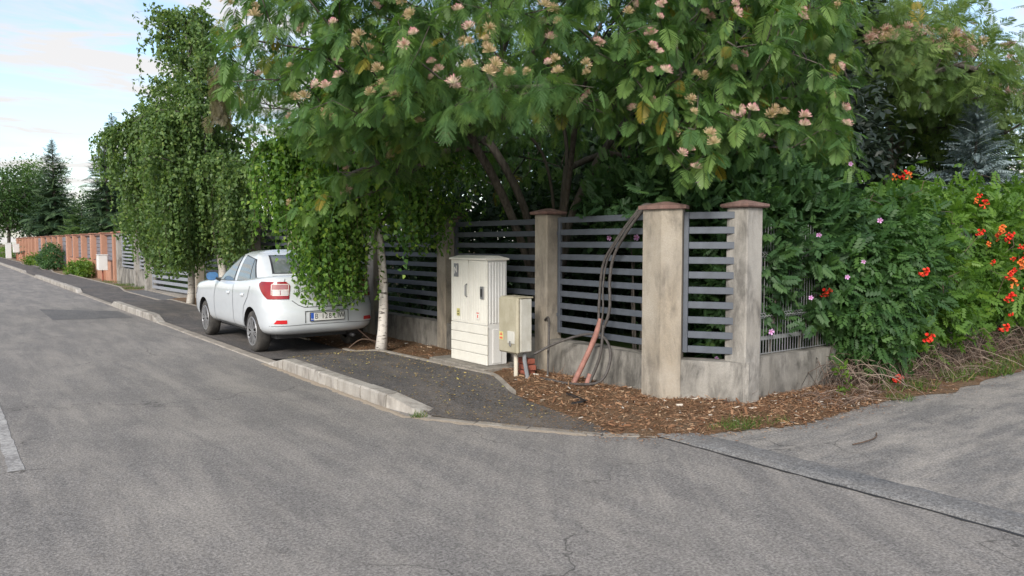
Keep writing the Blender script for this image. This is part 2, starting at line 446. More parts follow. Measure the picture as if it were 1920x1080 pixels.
t = NT('wood_chip'); M['chip'] = t.done(t.ramp(t.attr('tint'), [(0.0, (0.06, 0.032, 0.022)), (0.35, (0.21, 0.105, 0.056)), (0.7, (0.36, 0.215, 0.125)), (0.93, (0.52, 0.38, 0.25)), (1.0, (0.66, 0.60, 0.52))]), 0.9, 0, 0.2)
t = NT('fallen_leaf'); M['fallen'] = t.done(t.ramp(t.attr('tint'), [(0.0, (0.10, 0.06, 0.03)), (0.5, (0.28, 0.19, 0.09)), (0.85, (0.42, 0.33, 0.12)), (1.0, (0.45, 0.42, 0.12))]), 0.9, 0, 0.2)

M['silk'] = leaf_mat('silk_tree_leaf', (0.070, 0.148, 0.054), (0.118, 0.222, 0.072), (0.18, 0.285, 0.082), (0.28, 0.23, 0.04), 0.965)
M['silk_o'] = leaf_mat('silk_tree_frond', (0.082, 0.175, 0.070), (0.132, 0.250, 0.090), (0.195, 0.315, 0.098), (0.21, 0.33, 0.06), 0.94, per_object=True)  # brighter copy of the silk leaf: light on the outermost fronds put into colour
M['silk_pale'] = leaf_mat('brightened_silk_leaf', (0.085, 0.150, 0.050), (0.135, 0.215, 0.070), (0.20, 0.28, 0.085), (0.33, 0.27, 0.07), 0.93)  # silk leaf lightened to offset crown shade; brightness put into the colour
M['silk_dry'] = leaf_mat('withered_silk_leaf', (0.09, 0.08, 0.045), (0.13, 0.115, 0.065), (0.18, 0.155, 0.09))
M['birch_leaf'] = leaf_mat('birch_leaf', (0.064, 0.140, 0.032), (0.108, 0.218, 0.042), (0.175, 0.305, 0.048), (0.24, 0.36, 0.05), 0.92)
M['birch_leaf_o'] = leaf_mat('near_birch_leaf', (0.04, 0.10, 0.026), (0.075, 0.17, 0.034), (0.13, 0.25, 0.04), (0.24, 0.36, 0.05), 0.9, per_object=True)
M['birch_far'] = leaf_mat('dusky_birch_leaf', (0.078, 0.140, 0.050), (0.120, 0.200, 0.064), (0.175, 0.265, 0.076), (0.21, 0.28, 0.07), 0.95)
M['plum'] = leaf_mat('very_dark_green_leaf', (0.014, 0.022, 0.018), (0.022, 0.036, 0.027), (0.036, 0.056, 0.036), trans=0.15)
M['hib'] = leaf_mat('hibiscus_leaf', (0.034, 0.080, 0.034), (0.056, 0.125, 0.046), (0.095, 0.185, 0.058), (0.11, 0.20, 0.055), 0.94)
M['vine'] = leaf_mat('trumpet_vine_leaf', (0.052, 0.120, 0.024), (0.10, 0.205, 0.034), (0.155, 0.275, 0.045), (0.17, 0.27, 0.05), 0.95)
M['vine_dark'] = leaf_mat('darker_vine_leaf', (0.035, 0.088, 0.030), (0.060, 0.135, 0.040), (0.10, 0.20, 0.050))  # darker greens than the bright hedge vine
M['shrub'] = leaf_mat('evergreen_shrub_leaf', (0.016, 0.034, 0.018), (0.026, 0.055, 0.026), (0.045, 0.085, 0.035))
M['lightshrub'] = leaf_mat('yellow_green_shrub_leaf', (0.06, 0.12, 0.02), (0.11, 0.20, 0.03), (0.18, 0.28, 0.04))
M['tree_far'] = leaf_mat('distant_tree_leaf', (0.035, 0.075, 0.028), (0.06, 0.12, 0.036), (0.095, 0.17, 0.045))
M['spruce'] = leaf_mat('spruce_needles', (0.030, 0.062, 0.034), (0.050, 0.095, 0.046), (0.08, 0.135, 0.055), trans=0.12)
M['spruce_light'] = leaf_mat('fresh_conifer_needles', (0.035, 0.075, 0.025), (0.06, 0.12, 0.033), (0.10, 0.17, 0.04), trans=0.2)
M['bluespruce'] = leaf_mat('blue_spruce_needles', (0.12, 0.17, 0.19), (0.20, 0.265, 0.29), (0.30, 0.37, 0.39), trans=0.1)
M['grass'] = leaf_mat('grass_blade', (0.05, 0.10, 0.02), (0.09, 0.16, 0.03), (0.15, 0.22, 0.05), (0.33, 0.27, 0.13), 0.9)
def radial(name, stops, rmax):
    t = NT(name); s_ = t.n.new('ShaderNodeVectorMath'); s_.operation = 'LENGTH'
    t.link(t.co(), s_.inputs[0])
    c = t.ramp(t.math('DIVIDE', s_.outputs['Value'], rmax), stops)
    t.done(c, 0.7, 0, 0.2)
    return t.m
M['pom_pink'] = radial('silk_flower_pink', [(0.0, (0.40, 0.45, 0.20)), (0.35, (0.70, 0.60, 0.44)), (0.75, (0.72, 0.50, 0.42)), (1.0, (0.74, 0.30, 0.38))], 0.06)
M['pom_faded'] = radial('silk_flower_faded', [(0.0, (0.30, 0.28, 0.10)), (0.4, (0.52, 0.42, 0.22)), (1.0, (0.60, 0.42, 0.28))], 0.06)
M['mallow'] = radial('hibiscus_petal', [(0.0, (0.45, 0.03, 0.12)), (0.3, (0.55, 0.25, 0.50)), (1.0, (0.62, 0.40, 0.66))], 0.05)
M['trumpet'] = radial('trumpet_flower_red', [(0.0, (0.75, 0.20, 0.05)), (0.6, (0.72, 0.06, 0.03)), (1.0, (0.68, 0.035, 0.03))], 0.08)
M['trumpet_o'] = radial('trumpet_flower_orange', [(0.0, (0.75, 0.28, 0.08)), (1.0, (0.72, 0.16, 0.04))], 0.08)
#@@PART2

# ------------------------------------------------------------------ ground, road, pavement
def sstep(a, b, x):
    k = min(1, max(0, (x - a) / (b - a))); return k * k * (3 - 2 * k)
def lerp_tab(tab, x):
    xs, ys = zip(*tab); return float(np.interp(x, xs, ys))
def jit(a): return float(rng.uniform(-a, a))

g = MB(); g.add([(-900, -900, -0.05), (900, -900, -0.05), (900, 900, -0.05), (-900, 900, -0.05)], [(0, 1, 2, 3)])
tag(g.build('ground', M['verge']), kind='structure')
def sheet(name, xs, ys, z, mat):
    m = MB(); m.grid([[(x, y, z) for x in xs] for y in ys]); return tag(m.build(name, mat), kind='structure')
sheet('main_road', [-3.1, 0, 3.0, 4.968], list(range(-60, 401, 20)), 0.0, M['road'])
sheet('side_road', [5.35] + list(range(10, 111, 10)), [-3.4, 0, 3, 4.9], -0.002, M['side'])
m = MB(); ys = np.arange(-3.4, 4.62, 0.11)
m.grid([[(4.982 + jit(0.010), y, -0.012), (5.0 + jit(0.008), y, 0.010 + jit(0.004)), (5.16, y, 0.014 + jit(0.003)), (5.33, y, 0.009 + jit(0.003)), (5.372 + jit(0.02), y, -0.001)] for y in ys])
tag(m.build('gutter_strip', M['gutter'], smooth=True), kind='structure')
m = MB(); m.grid([[(4.945 + jit(0.014), y, 0.0035), (4.981 + jit(0.008), y, 0.0015)] for y in ys])
tag(m.build('road_joint_edge', M['dark']), kind='structure')
# repair patch and centre dash
m = MB(); m.add([(1.94, 22.7, 0.004), (3.45, 20.9, 0.004), (3.42, 18.9, 0.004), (1.9, 19.3, 0.004)], [(0, 3, 2, 1)])
tag(m.build('road_patch', M['patch']), kind='structure')
for k, y0 in enumerate((6.66, 15.7, 24.7, 33.7, 42.7)):
    m = MB(); yy = np.linspace(y0, y0 + 3.0, 24)
    m.grid([[(0.335 + jit(0.008), y, 0.004), (0.435 + jit(0.008), y, 0.004)] for y in yy])
    tag(m.build('centre_line_dash', M['white_line']), kind='structure')

RAISED = [(6.38, 10.5), (17.3, 23.0), (29.1, 44.0), (50.0, 52.0), (56.5, 66), (71, 180)]
def kerb_h(y):
    h = 0.015
    for a, b in RAISED:
        if a <= y <= b: h = max(h, 0.015 + 0.125 * min(1, (y - a) / 0.55 + 0.02, (b - y) / 0.55 + 0.02))
    return h
def pave_h(y):
    h = 0.022 if y > 7 else 0.022 - 0.016 * (1 - sstep(5.4, 6.9, y))
    for a, b in RAISED:
        h = max(h, h + 0.105 * min(sstep(a - 0.25, a + 1.0, y), 1 - sstep(b - 0.7, b + 0.45, y)))
    return h
XR = [(4.8, 4.72), (5.3, 4.86), (6.0, 4.92), (6.65, 4.96), (7.3, 5.19), (8.3, 5.12), (10.9, 5.0), (200, 5.0)]
XL = [(4.8, 4.60), (5.6, 4.14), (6.38, 3.72), (6.6, 3.755), (200, 3.755)]
ys = list(np.arange(4.8, 30, 0.15)) + list(np.arange(30, 182, 1.0))
m = MB()
m.grid([[(xl + (xr - xl) * k / 8, y, pave_h(y) + 0.006 * math.sin(y * 1.7 + k) * (k % 3 == 1)) for k in range(9)]
        for y in ys for xl, xr in [(lerp_tab(XL, y), lerp_tab(XR, y))]])
tag(m.build('pavement', M['pave'], smooth=True), kind='structure')
m = MB()
for i in range(len(ys) - 1):
    a, b = ys[i], ys[i + 1]
    if a < 6.6 or 11 < a < 12.6: continue
    xa, xb = lerp_tab(XR, a), lerp_tab(XR, b)
    m.hexa([(xa - 0.005, a, -0.02), (xa + 0.055, a, -0.02), (xb + 0.055, b, -0.02), (xb - 0.005, b, -0.02),
            (xa - 0.005, a, pave_h(a) + 0.018), (xa + 0.055, a, pave_h(a) + 0.018), (xb + 0.055, b, pave_h(b) + 0.018), (xb - 0.005, b, pave_h(b) + 0.018)])
tag(m.build('pavement_edging', M['kerb_low']), kind='structure')

kerb = bpy.data.objects.new('kerb', None); COL.objects.link(kerb); kerb['kind'] = 'structure'
def kerb_stone(y0, y1, x0=3.6, x1=3.755):
    h0, h1 = kerb_h(y0 + 0.01), kerb_h(y1 - 0.01)
    j, jx = jit(0.004), jit(0.006)
    low = max(h0, h1) < 0.05
    a, b = y0 + 0.006, y1 - 0.006
    c = 0.018
    m = MB()
    prof = lambda h: [(x0 + jx, -0.06), (x0 + jx, max(0.0, h - c) + j), (x0 + jx + c, h + j), (x1 + jx, h + j), (x1 + jx, -0.06)]
    P0, P1 = prof(h0), prof(h1)
    n = 5
    m.add([(x, a, z) for x, z in P0] + [(x, b, z) for x, z in P1],
          [list(range(n)), list(range(2 * n - 1, n - 1, -1))] + [(i, n + i, n + (i + 1) % n, (i + 1) % n) for i in range(n)])
    return m.build('kerb_stone', M['kerb_low' if low else 'kerb'], kerb)
edges = []
marks = [6.38]
for a, b in RAISED[:4]: marks += [a, b]
marks = sorted(set(marks))
for a, b in zip(marks[:-1], marks[1:]):
    n = max(1, round((b - a) / 0.55)); edges += list(zip(np.linspace(a, b, n + 1)[:-1], np.linspace(a, b, n + 1)[1:]))
for a, b in edges[1:]: kerb_stone(a, b)
m = MB(); yb_ = edges[0][1] - 0.006; hb_ = kerb_h(yb_)       # last stone turns in and dips to the road
m.hexa([(3.70, 6.28, -0.06), (3.93, 6.40, -0.06), (3.755, yb_, -0.06), (3.60, yb_, -0.06), (3.72, 6.30, 0.012), (3.93, 6.40, 0.016), (3.755, yb_, hb_), (3.615, yb_, hb_)])
m.build('kerb_stone', M['kerb'], kerb)
m = MB(); m.cbox(3.6, 3.755, 52, 180, -0.06, 0.135, 0.015); m.build('kerb_run', M['kerb'], kerb)
# flush kerb of the corner, half buried
pts = [(3.66, 6.42), (3.98, 5.86), (4.24, 5.4), (4.62, 4.82), (4.98, 4.5)]
for (xa, ya), (xb, yb) in zip(pts[:-1], pts[1:]):
    m = MB(); d = Vector((xb - xa, yb - ya, 0)).normalized() * 0.008
    m.bar((xa + d.x, ya + d.y, 0.0), (xb - d.x, yb - d.y, -0.002), 0.10, 0.020 + jit(0.004)); m.build('kerb_stone', M['kerb_low'], kerb)
# sand washed against the kerb
def sand_drift(path, w, seed):
    m = MB(); r2 = np.random.default_rng(seed); rows = []
    P = [np.array(p) for p in path]
    for a, b in zip(P[:-1], P[1:]):
        n = max(2, int(np.linalg.norm(b - a) / 0.06)); d = (b - a) / np.linalg.norm(b - a); nn = np.array([-d[1], d[0]])
        for k in range(n):
            c = a + (b - a) * k / n; w1, w2 = w * r2.uniform(0.3, 1.0), w * r2.uniform(0.2, 0.8)
            rows.append([(*(c - nn * w1), 0.0012), (*(c - nn * w1 * 0.4), 0.006), (*(c + nn * w2 * 0.4), 0.006), (*(c + nn * w2), 0.0012)])
    m.grid(rows); return tag(m.build('sand_drift', M['sand'], smooth=True), kind='stuff')
tag(sand_drift([(3.57, 10.6), (3.57, 6.5), (3.70, 6.25), (4.1, 5.5), (4.55, 4.85)], 0.07, 3), 'pale sand washed along the foot of the kerb', 'sand')

# other side of the street
m = MB(); m.cbox(-3.25, -3.1, -60, 180, -0.06, 0.13, 0.015); tag(m.build('far_kerb', M['kerb']), kind='structure')
sheet('far_pavement', [-4.7, -3.25], [-60, 60, 180], 0.12, M['pave'])
sheet('far_verge', [-60, -4.7], [-60, 60, 180], 0.06, M['lawn'])
sheet('garden_lawn', [6.5, 20, 60], [4.95, 20, 35, 120], 0.08, M['lawn'])

# mulch verge between pavement and fence, round the corner and along the side street
def resample(path, n):
    P = np.array(path, float); L = np.r_[0, np.cumsum(np.linalg.norm(np.diff(P, axis=0), axis=1))]
    s = np.linspace(0, L[-1], n); return np.stack([np.interp(s, L, P[:, i]) for i in range(P.shape[1])], 1)
segs = [  # outer edge, inner edge, columns
    ([(5.04, 24), (5.04, 12), (5.04, 10.9), (5.15, 8.3), (5.21, 7.3)], [(6.3, 24), (6.3, 12), (6.3, 10.9), (6.3, 8.3), (6.3, 7.3)], 90),
    ([(5.21, 7.3), (4.98, 6.65), (4.92, 6.0), (4.84, 5.3), (4.70, 4.75), (4.99, 4.42)], [(6.3, 7.3), (6.3, 6.6), (6.3, 6.0), (6.25, 5.5), (6.2, 5.4), (6.25, 5.25)], 60),
    ([(4.99, 4.42), (5.8, 4.14), (6.33, 3.97), (7.9, 4.05)], [(6.25, 5.25), (6.4, 5.0), (6.7, 4.85), (7.9, 4.85)], 60),
    ([(7.9, 4.05), (9.1, 3.84), (11.7, 3.95), (15, 4.2), (24, 4.3)], [(7.9, 4.85), (9.1, 4.85), (11.7, 4.85), (15, 4.85), (24, 5.2)], 90)]
out = np.concatenate([resample(a, n) for a, b, n in segs]); inn = np.concatenate([resample(b, n) for a, b, n in segs])
NT_ = 12
def verge_z(x, y, k):
    return 0.004 + 0.06 * math.sin(PI / 2 * min(1, k * 1.6)) + 0.018 * math.sin(x * 5.1 + y * 3.3) * math.sin(y * 4.3 - x * 2.7) * min(1, k * 4)
VG = np.zeros((len(out), NT_ + 1, 3))
for i in range(len(out)):
    jo = jit(0.045)
    for k in range(NT_ + 1):
        q = k / NT_; x, y = out[i] + (inn[i] - out[i]) * (q + jo * (1 - q))
        VG[i, k] = (x, y, verge_z(x, y, q))
keep = [0] + [i for i in range(1, len(out)) if np.linalg.norm(out[i] - out[i - 1]) > 1e-4]
VG = VG[keep]
m = MB(); m.grid(VG.tolist())
tag(m.build('verge', M['mulch'], smooth=True), kind='structure')
def verge_points(n, f=None):
    i = rng.uniform(0, len(VG) - 1.001, n * 3); k = rng.uniform(0, NT_ - 0.001, n * 3)
    i0, k0 = i.astype(int), k.astype(int); a, b = (i - i0)[:, None], (k - k0)[:, None]
    P = (VG[i0, k0] * (1 - a) + VG[i0 + 1, k0] * a) * (1 - b) + (VG[i0, k0 + 1] * (1 - a) + VG[i0 + 1, k0 + 1] * a) * b
    if f is not None: P = P[f(P)]
    return P[:n]

# ------------------------------------------------------------------ front fence of the near property
def make_pillar(label, loc, h=2.06, w=0.25, mat='conc', cap='cap', group=None, rz=0.0):
    t_ = thing('fence_pillar', label, 'pillar', loc, rz, group)
    m = MB(); m.cbox(-w / 2, w / 2, -w / 2, w / 2, -0.1, h, 0.012); m.build('shaft', M[mat], t_, world=False)
    c = w / 2 + 0.045
    m = MB(); sq = lambda r_: [(-r_, -r_), (r_, -r_), (r_, r_), (-r_, r_)]
    m.prism(sq(c - 0.012), h - 0.002, h + 0.012, sq(c)); m.prism(sq(c), h + 0.012, h + 0.034); m.prism(sq(c), h + 0.034, h + 0.078, sq(0.02))
    m.build('cap', M[cap], t_, world=False)
    return t_
FX = 6.25
make_pillar('concrete fence pillar right behind the small meter box', (FX, 7.55, 0))
make_pillar('concrete fence pillar just left of the big cream cabinet', (FX, 9.98, 0))
make_pillar('concrete fence pillar hidden among birch leaves right of the car', (FX, 12.4, 0))
make_pillar('concrete fence pillar behind the roof of the white car', (FX, 16.3, 0))
make_pillar('concrete fence pillar above the bonnet of the white car', (FX, 18.8, 0))
make_pillar('concrete fence pillar at the near end of the driveway gate', (FX - 0.1, 23.8, 0))
make_pillar('thick grey gate pillar with small black box, far end of the gate', (5.83, 28.9, 0), 2.1, 0.34, 'conc_grey', 'cap_pink')
make_pillar('pale grey pillar between the two pale slat panels', (6.15, 32.6, 0), 2.12, 0.28, 'conc_grey', 'cap_pink')
make_pillar('pale grey pillar abutting the orange wall', (6.15, 36.2, 0), 2.12, 0.3, 'conc_grey', 'cap_pink')
bxm = MB(); bxm.cbox(5.62, 5.66, 28.80, 28.92, 1.0, 1.06, 0.008)
tag(bxm.build('gate_sensor', M['black']), 'small black sensor box on the thick gate pillar', 'sensor')
# corner pillar: five sided, one face to the street, one along the cut corner
cd = Vector((0.535, -0.845, 0)).normalized()
c0 = Vector((6.02, 5.42, 0)); c1 = c0 + cd * 0.215
t_ = thing('corner_pillar', 'broad five-sided concrete pillar at the fence corner with cables beside it', 'pillar', (6.15, 5.5, 0))
pent = [(6.02, 5.68), (6.02, 5.42), (c1.x, c1.y), (c1.x + 0.16, c1.y + 0.1), (6.34, 5.68)]
m = MB(); m.prism(pent, -0.1, 2.05); me = m.build('shaft', M['conc'], t_)
cx_, cy_ = 6.17, 5.49
big = [((x - cx_) * 1.22 + cx_, (y - cy_) * 1.22 + cy_) for x, y in pent]
m = MB(); m.prism(big, 2.052, 2.09); m.prism(big, 2.09, 2.135, [((x - cx_) * 0.12 + cx_, (y - cy_) * 0.12 + cy_) for x, y in pent]); m.build('cap', M['cap'], t_)
make_pillar('pale concrete end pillar beside the purple flowered bush', (6.62, 4.83, 0), 2.06, 0.26, 'conc_grey')

def low_wall(label, polys):
    t0 = MB()
    for p, h in polys: t0.prism(p, -0.1, h)
    return tag(t0.build('low_wall', M['wall_low']), label, 'wall')
low_wall('long stained concrete footing wall under the street fence panels', [([(6.145, 23.7), (6.145, 5.6), (6.37, 5.6), (6.37, 23.7)], 0.47)])
cn = Vector((cd.y, -cd.x, 0)) * -1
a, b = c0 + cd * 0.20 + cn * 0.012, c0 + cd * 0.90 + cn * 0.02
low_wall('short stained footing wall across the cut corner', [([(a.x, a.y), (b.x, b.y), (b.x + cn.x * 0.22, b.y + cn.y * 0.22), (a.x + cn.x * 0.22, a.y + cn.y * 0.22)], 0.475)])
low_wall('streaked grey footing wall under the wire mesh fence', [([(6.70, 4.735), (24, 4.735), (24, 4.93), (6.70, 4.93)], 0.50)])
low_wall('pale grey footing wall under the pale slat panels', [([(6.08, 36.1), (6.08, 29.0), (6.28, 29.0), (6.28, 36.1)], 0.62)])

def slat_panel(p0, p1, z0, z1, n, label, mat='slat', hinges=None, sh=0.072, name='fence_panel'):
    a, b = Vector((*p0, 0)), Vector((*p1, 0)); L = (b - a).length; rz = math.atan2((b - a).y, (b - a).x)
    t_ = thing(name, label, 'fence panel', (a.x, a.y, 0), rz)
    for x in (0.0, L - 0.05):
        m = MB(); m.cbox(x, x + 0.05, -0.02, 0.02, z0, z1, 0.003); m.build('upright', M[mat], t_, world=False)
    m = MB(); m.cbox(0.051, L - 0.051, -0.015, 0.015, -sh / 2, sh / 2, 0.004); me = m.mesh('slat', M[mat])
    for k in range(n):
        z = z0 + sh / 2 + (z1 - z0 - sh) * k / (n - 1)
        obj('slat', me, t_, world=False, mat=Matrix.Translation((0, 0, z + jit(0.002))))
    if hinges:
        for z in hinges[1]:
            m = MB(); x0 = -0.07 if hinges[0] == 0 else L
            m.cbox(x0 + 0.001, x0 + 0.069, -0.012, 0.012, z - 0.022, z + 0.022, 0.004); m.build('hinge', M[mat], t_, world=False)
    return t_
PX = 6.30
slat_panel((PX, 7.40), (PX - 0.02, 5.70), 0.55, 2.02, 10, 'slate blue slat panel crossed by the black cables', hinges=(0, (0.78, 1.82)))
slat_panel((PX, 9.84), (PX, 7.69), 0.53, 2.01, 10, 'slate blue slat panel behind the big cream cabinet')
slat_panel((PX, 12.26), (PX, 10.12), 0.53, 2.01, 10, 'slate blue slat panel right behind the near birch trunk')
slat_panel((PX, 16.16), (PX, 12.54), 0.53, 2.01, 10, 'long slate blue slat panel behind the white car')
slat_panel((PX, 18.66), (PX, 16.44), 0.53, 2.01, 10, 'slate blue slat panel seen over the white car roof')
slat_panel((PX, 23.6), (PX, 18.95), 0.53, 2.01, 10, 'long slate blue slat panel behind the weeping birches')
a, b = c0 + cd * 0.22 + cn * 0.11, c0 + cd * 0.80 + cn * 0.11
slat_panel((a.x, a.y), (b.x, b.y), 0.545, 2.02, 10, 'narrow slate blue slat panel across the fence corner', hinges=(1, (0.78, 1.80)))
slat_panel((6.18, 36.0), (6.18, 32.75), 0.68, 2.06, 10, 'pale grey slat panel next to the orange wall', 'slat_pale')
slat_panel((6.18, 32.4), (6.12, 29.1), 0.68, 2.06, 10, 'pale grey slat panel next to the thick gate pillar', 'slat_pale')
gt = slat_panel((5.85, 28.65), (6.1, 24.0), 0.12, 1.75, 9, 'pale grey slatted driveway gate behind the weeping birch', 'slat_pale', sh=0.10, name='driveway_gate')
gt['category'] = 'gate'
m = MB(); m.box(5.7, 6.2, 24, 28.7, -0.02, 0.06); tag(m.build('gate_track', M['kerb_low']), kind='structure')
m = MB(); m.grid([[(5.02, y, 0.03), (5.75, y, 0.032)] for y in (23.4, 26, 29.2)]); tag(m.build('driveway', M['patch']), kind='structure')

# wire mesh fence along the side street
t_ = thing('mesh_fence', 'galvanised wire mesh fence on the side wall beneath the bushes', 'fence', (6.75, 4.83, 0.5))
m = MB()
ZB = [(0.505, 0), (0.70, 0), (0.90, 0), (0.925, 0.035), (0.95, 0), (1.3, 0), (1.55, 0), (1.575, 0.035), (1.6, 0), (1.9, 0)]
for x in np.arange(6.78, 12.5, 0.05):
    for (za, oa), (zb, ob) in zip(ZB[:-1], ZB[1:]): m.bar((x, 4.83 - oa, za), (x, 4.83 - ob, zb), 0.006, 0.006, (0, 1, 0))
m.build('vertical_wires', M['wire'], t_)
for z, o_ in ((0.52, 0), (0.90, 0), (0.925, 0.037), (0.95, 0), (1.55, 0), (1.6, 0)):
    m = MB(); m.bar((6.76, 4.824 - o_, z), (12.5, 4.824 - o_, z), 0.007, 0.007); m.build('horizontal_wire', M['wire'], t_)
m = MB(); m.cbox(6.76, 9.2, 4.845, 4.86, 0.655, 0.70, 0.003); m.build('clamp_rail', M['wire'], t_)
for x in (9.25, 11.75):
    m = MB(); m.cbox(x - 0.03, x + 0.03, 4.86, 4.92, 0.45, 1.95, 0.006); m.build('post', M['wire'], t_)

# ------------------------------------------------------------------ orange wall of the next property
t_ = thing('orange_wall', 'long orange rendered wall with columns and grey panels', 'wall', (6.2, 37.3, 0))
cols = [37.0, 40.1, 43.2, 46.3, 49.5, 52.3, 56.4, 59.6, 62.8, 66.6, 71.4, 74.4, 77.4, 80.4, 83.4, 86.4, 90.0]
wide = {52.3: 0.55, 56.4: 0.8, 66.6: 0.6, 71.4: 0.7, 37.0: 0.34}
gates = {52.3, 66.6}
for y in cols:
    w = wide.get(y, 0.34)
    m = MB(); m.cbox(5.98, 6.40, y - w / 2, y + w / 2, -0.05, 2.12, 0.01); c_ = m.build('column', M['orange'], t_)
    m = MB(); m.cbox(5.93, 6.44, y - w / 2 - 0.05, y + w / 2 + 0.05, 2.122, 2.17, 0.01); m.build('coping', M['cap_pink'], c_)
for a, b in zip(cols[:-1], cols[1:]):
    ya, yb = a + wide.get(a, 0.34) / 2 + 0.002, b - wide.get(b, 0.34) / 2 - 0.002
    if a in gates:
        m = MB()
        for k in range(7): m.cbox(6.18, 6.22, ya + 0.05, yb - 0.05, 0.1 + k * 0.28, 0.36 + k * 0.28, 0.005)
        m.build('gate_leaf', M['slat_far'], t_); continue
    m = MB(); m.box(6.12, 6.36, ya, yb, -0.05, 0.85); m.build('base_wall', M['orange'], t_)
    m = MB(); m.box(6.09, 6.39, ya, yb, 0.852, 0.885); m.build('sill', M['cap'], t_)
    m = MB(); m.box(6.12, 6.36, ya, yb, 2.04, 2.10); m.build('top_rail', M['cap'], t_)
    pn = None
    for k in range(6):
        m = MB(); m.cbox(6.225, 6.255, ya, yb, 0.90 + k * 0.19, 1.072 + k * 0.19, 0.004); m.build('panel_board', M['slat_far'], t_)

# ------------------------------------------------------------------ cabinets and meter boxes
t_ = thing('distribution_cabinet', 'tall cream ribbed distribution cabinet standing on a concrete plinth', 'cabinet', (5.76, 8.43, 0.1))
m = MB(); m.cbox(5.42, 6.08, 7.82, 9.16, -0.05, 0.10, 0.012); tag(m.build('cabinet_plinth', M['plinth']), 'concrete plinth slab under the cream cabinet', 'plinth')
CX0, CX1, CY0, CY1, CZ0, CZM, CZ1 = 5.60, 5.93, 8.00, 8.86, 0.102, 0.62, 1.475
m = MB(); m.cbox(CX0 + 0.02, CX1, CY0 + 0.012, CY1 - 0.012, CZ0, CZ1, 0.006); m.build('body', M['cabinet_side'], t_)
ym = (CY0 + CY1) / 2
for side, (ya, yb) in enumerate(((CY0, ym - 0.004), (ym + 0.004, CY1))):
    m = MB(); m.cbox(CX0 + 0.004, CX0 + 0.026, ya + 0.002, yb - 0.002, CZM + 0.006, CZ1 - 0.004, 0.004)
    for y in np.arange(ya + 0.05, yb - 0.03, 0.058): m.cbox(CX0 + 0.001, CX0 + 0.009, y, y + 0.034, CZM + 0.03, CZ1 - 0.03, 0.003)
    d_ = m.build('door', M['cabinet'], t_)
    if side == 1:     # left leaf: badge and grab handle
        m = MB(); m.tube([(CX0 - 0.002, ym + 0.03, 0.98), (CX0 - 0.03, ym + 0.03, 1.0), (CX0 - 0.03, ym + 0.03, 1.13), (CX0 - 0.002, ym + 0.03, 1.15)], 0.009, 6); m.build('handle', M['steel'], d_)
        m = MB(); m.cbox(CX0 - 0.013, CX0 - 0.005, yb - 0.20, yb - 0.09, 1.24, 1.42, 0.003)
        e_ = m.build('badge', M['pvc_grey'], d_)
    else:
        m = MB(); m.cbox(CX0 - 0.022, CX0 - 0.005, ya + 0.05, ya + 0.13, 0.97, 1.13, 0.004); m.build('lock_plate', M['steel'], d_)
        m = MB(); m.cbox(CX0 - 0.032, CX0 - 0.023, ya + 0.075, ya + 0.105, 1.0, 1.10, 0.003); m.build('lock_lever', M['dark'], d_)
for nm, y, z, mt in (('warning_sticker', 8.67, 0.76, 'yellow'), ('warning_sticker', 8.20, 0.745, 'paper')):
    m = MB(); m.box(CX0 - 0.0065, CX0 - 0.0045, y - 0.035, y + 0.035, z - 0.05, z + 0.05); s_ = m.build(nm, M[mt], t_)
    m = MB()
    if mt == 'yellow': m.add([(CX0 - 0.0075, y - 0.02, z - 0.0), (CX0 - 0.0075, y + 0.02, z), (CX0 - 0.0075, y, z + 0.035)], [(0, 2, 1)]); m.box(CX0 - 0.0076, CX0 - 0.0066, y - 0.02, y + 0.02, z - 0.035, z - 0.02)
    else: m.box(CX0 - 0.0076, CX0 - 0.0066, y - 0.028, y + 0.028, z + 0.025, z + 0.04); m.box(CX0 - 0.0076, CX0 - 0.0066, y - 0.012, y + 0.012, z - 0.03, z + 0.01); 
    m.build('print', M['blackprint' if mt == 'yellow' else 'redprint'], s_)
# N-like mark on the badge
m = MB(); x_ = CX0 - 0.0145; yb = CY1
for (ya_, za_), (yb_, zb_) in (((yb - 0.115, 1.28), (yb - 0.115, 1.37)), ((yb - 0.115, 1.37), (yb - 0.165, 1.30)), ((yb - 0.165, 1.30), (yb - 0.165, 1.39))):
    m.bar((x_, ya_, za_), (x_, yb_, zb_), 0.012, 0.002, (1, 0, 0))
m.build('emblem', M['paper'], e_)
hz = [CZ0, 0.24, 0.365, 0.50, CZM]
for a, b in zip(hz[:-1], hz[1:]):
    m = MB(); m.cbox(CX0, CX0 + 0.026, CY0, CY1, a + 0.003, b - 0.004, 0.004); m.build('base_panel', M['cabinet'], t_)
m = MB()
for x in np.arange(CX0 + 0.05, CX1 - 0.03, 0.046): m.cbox(x, x + 0.026, CY0 + 0.003, CY0 + 0.016, CZM + 0.03, CZ1 - 0.03, 0.003)
m.build('side_ribs', M['cabinet_side'], t_)
m = MB(); m.cbox(CX0 + 0.10, CX1 - 0.09, CY0 + 0.004, CY0 + 0.016, CZ0 + 0.02, CZM - 0.05, 0.004); m.build('side_panel', M['cabinet_side'], t_)
m = MB(); q = 0.018
m.prism([(CX0 - q, CY0 - q), (CX1 + q, CY0 - q), (CX1 + q, CY1 + q), (CX0 - q, CY1 + q)], CZ1 - 0.002, CZ1 + 0.02)
m.prism([(CX0 - q, CY0 - q), (CX1 + q, CY0 - q), (CX1 + q, CY1 + q), (CX0 - q, CY1 + q)], CZ1 + 0.02, CZ1 + 0.055, [(CX0 + 0.1, CY0 + 0.05), (CX1 - 0.1, CY0 + 0.05), (CX1 - 0.1, CY1 - 0.05), (CX0 + 0.1, CY1 - 0.05)])
m.build('roof', M['cabinet'], t_)

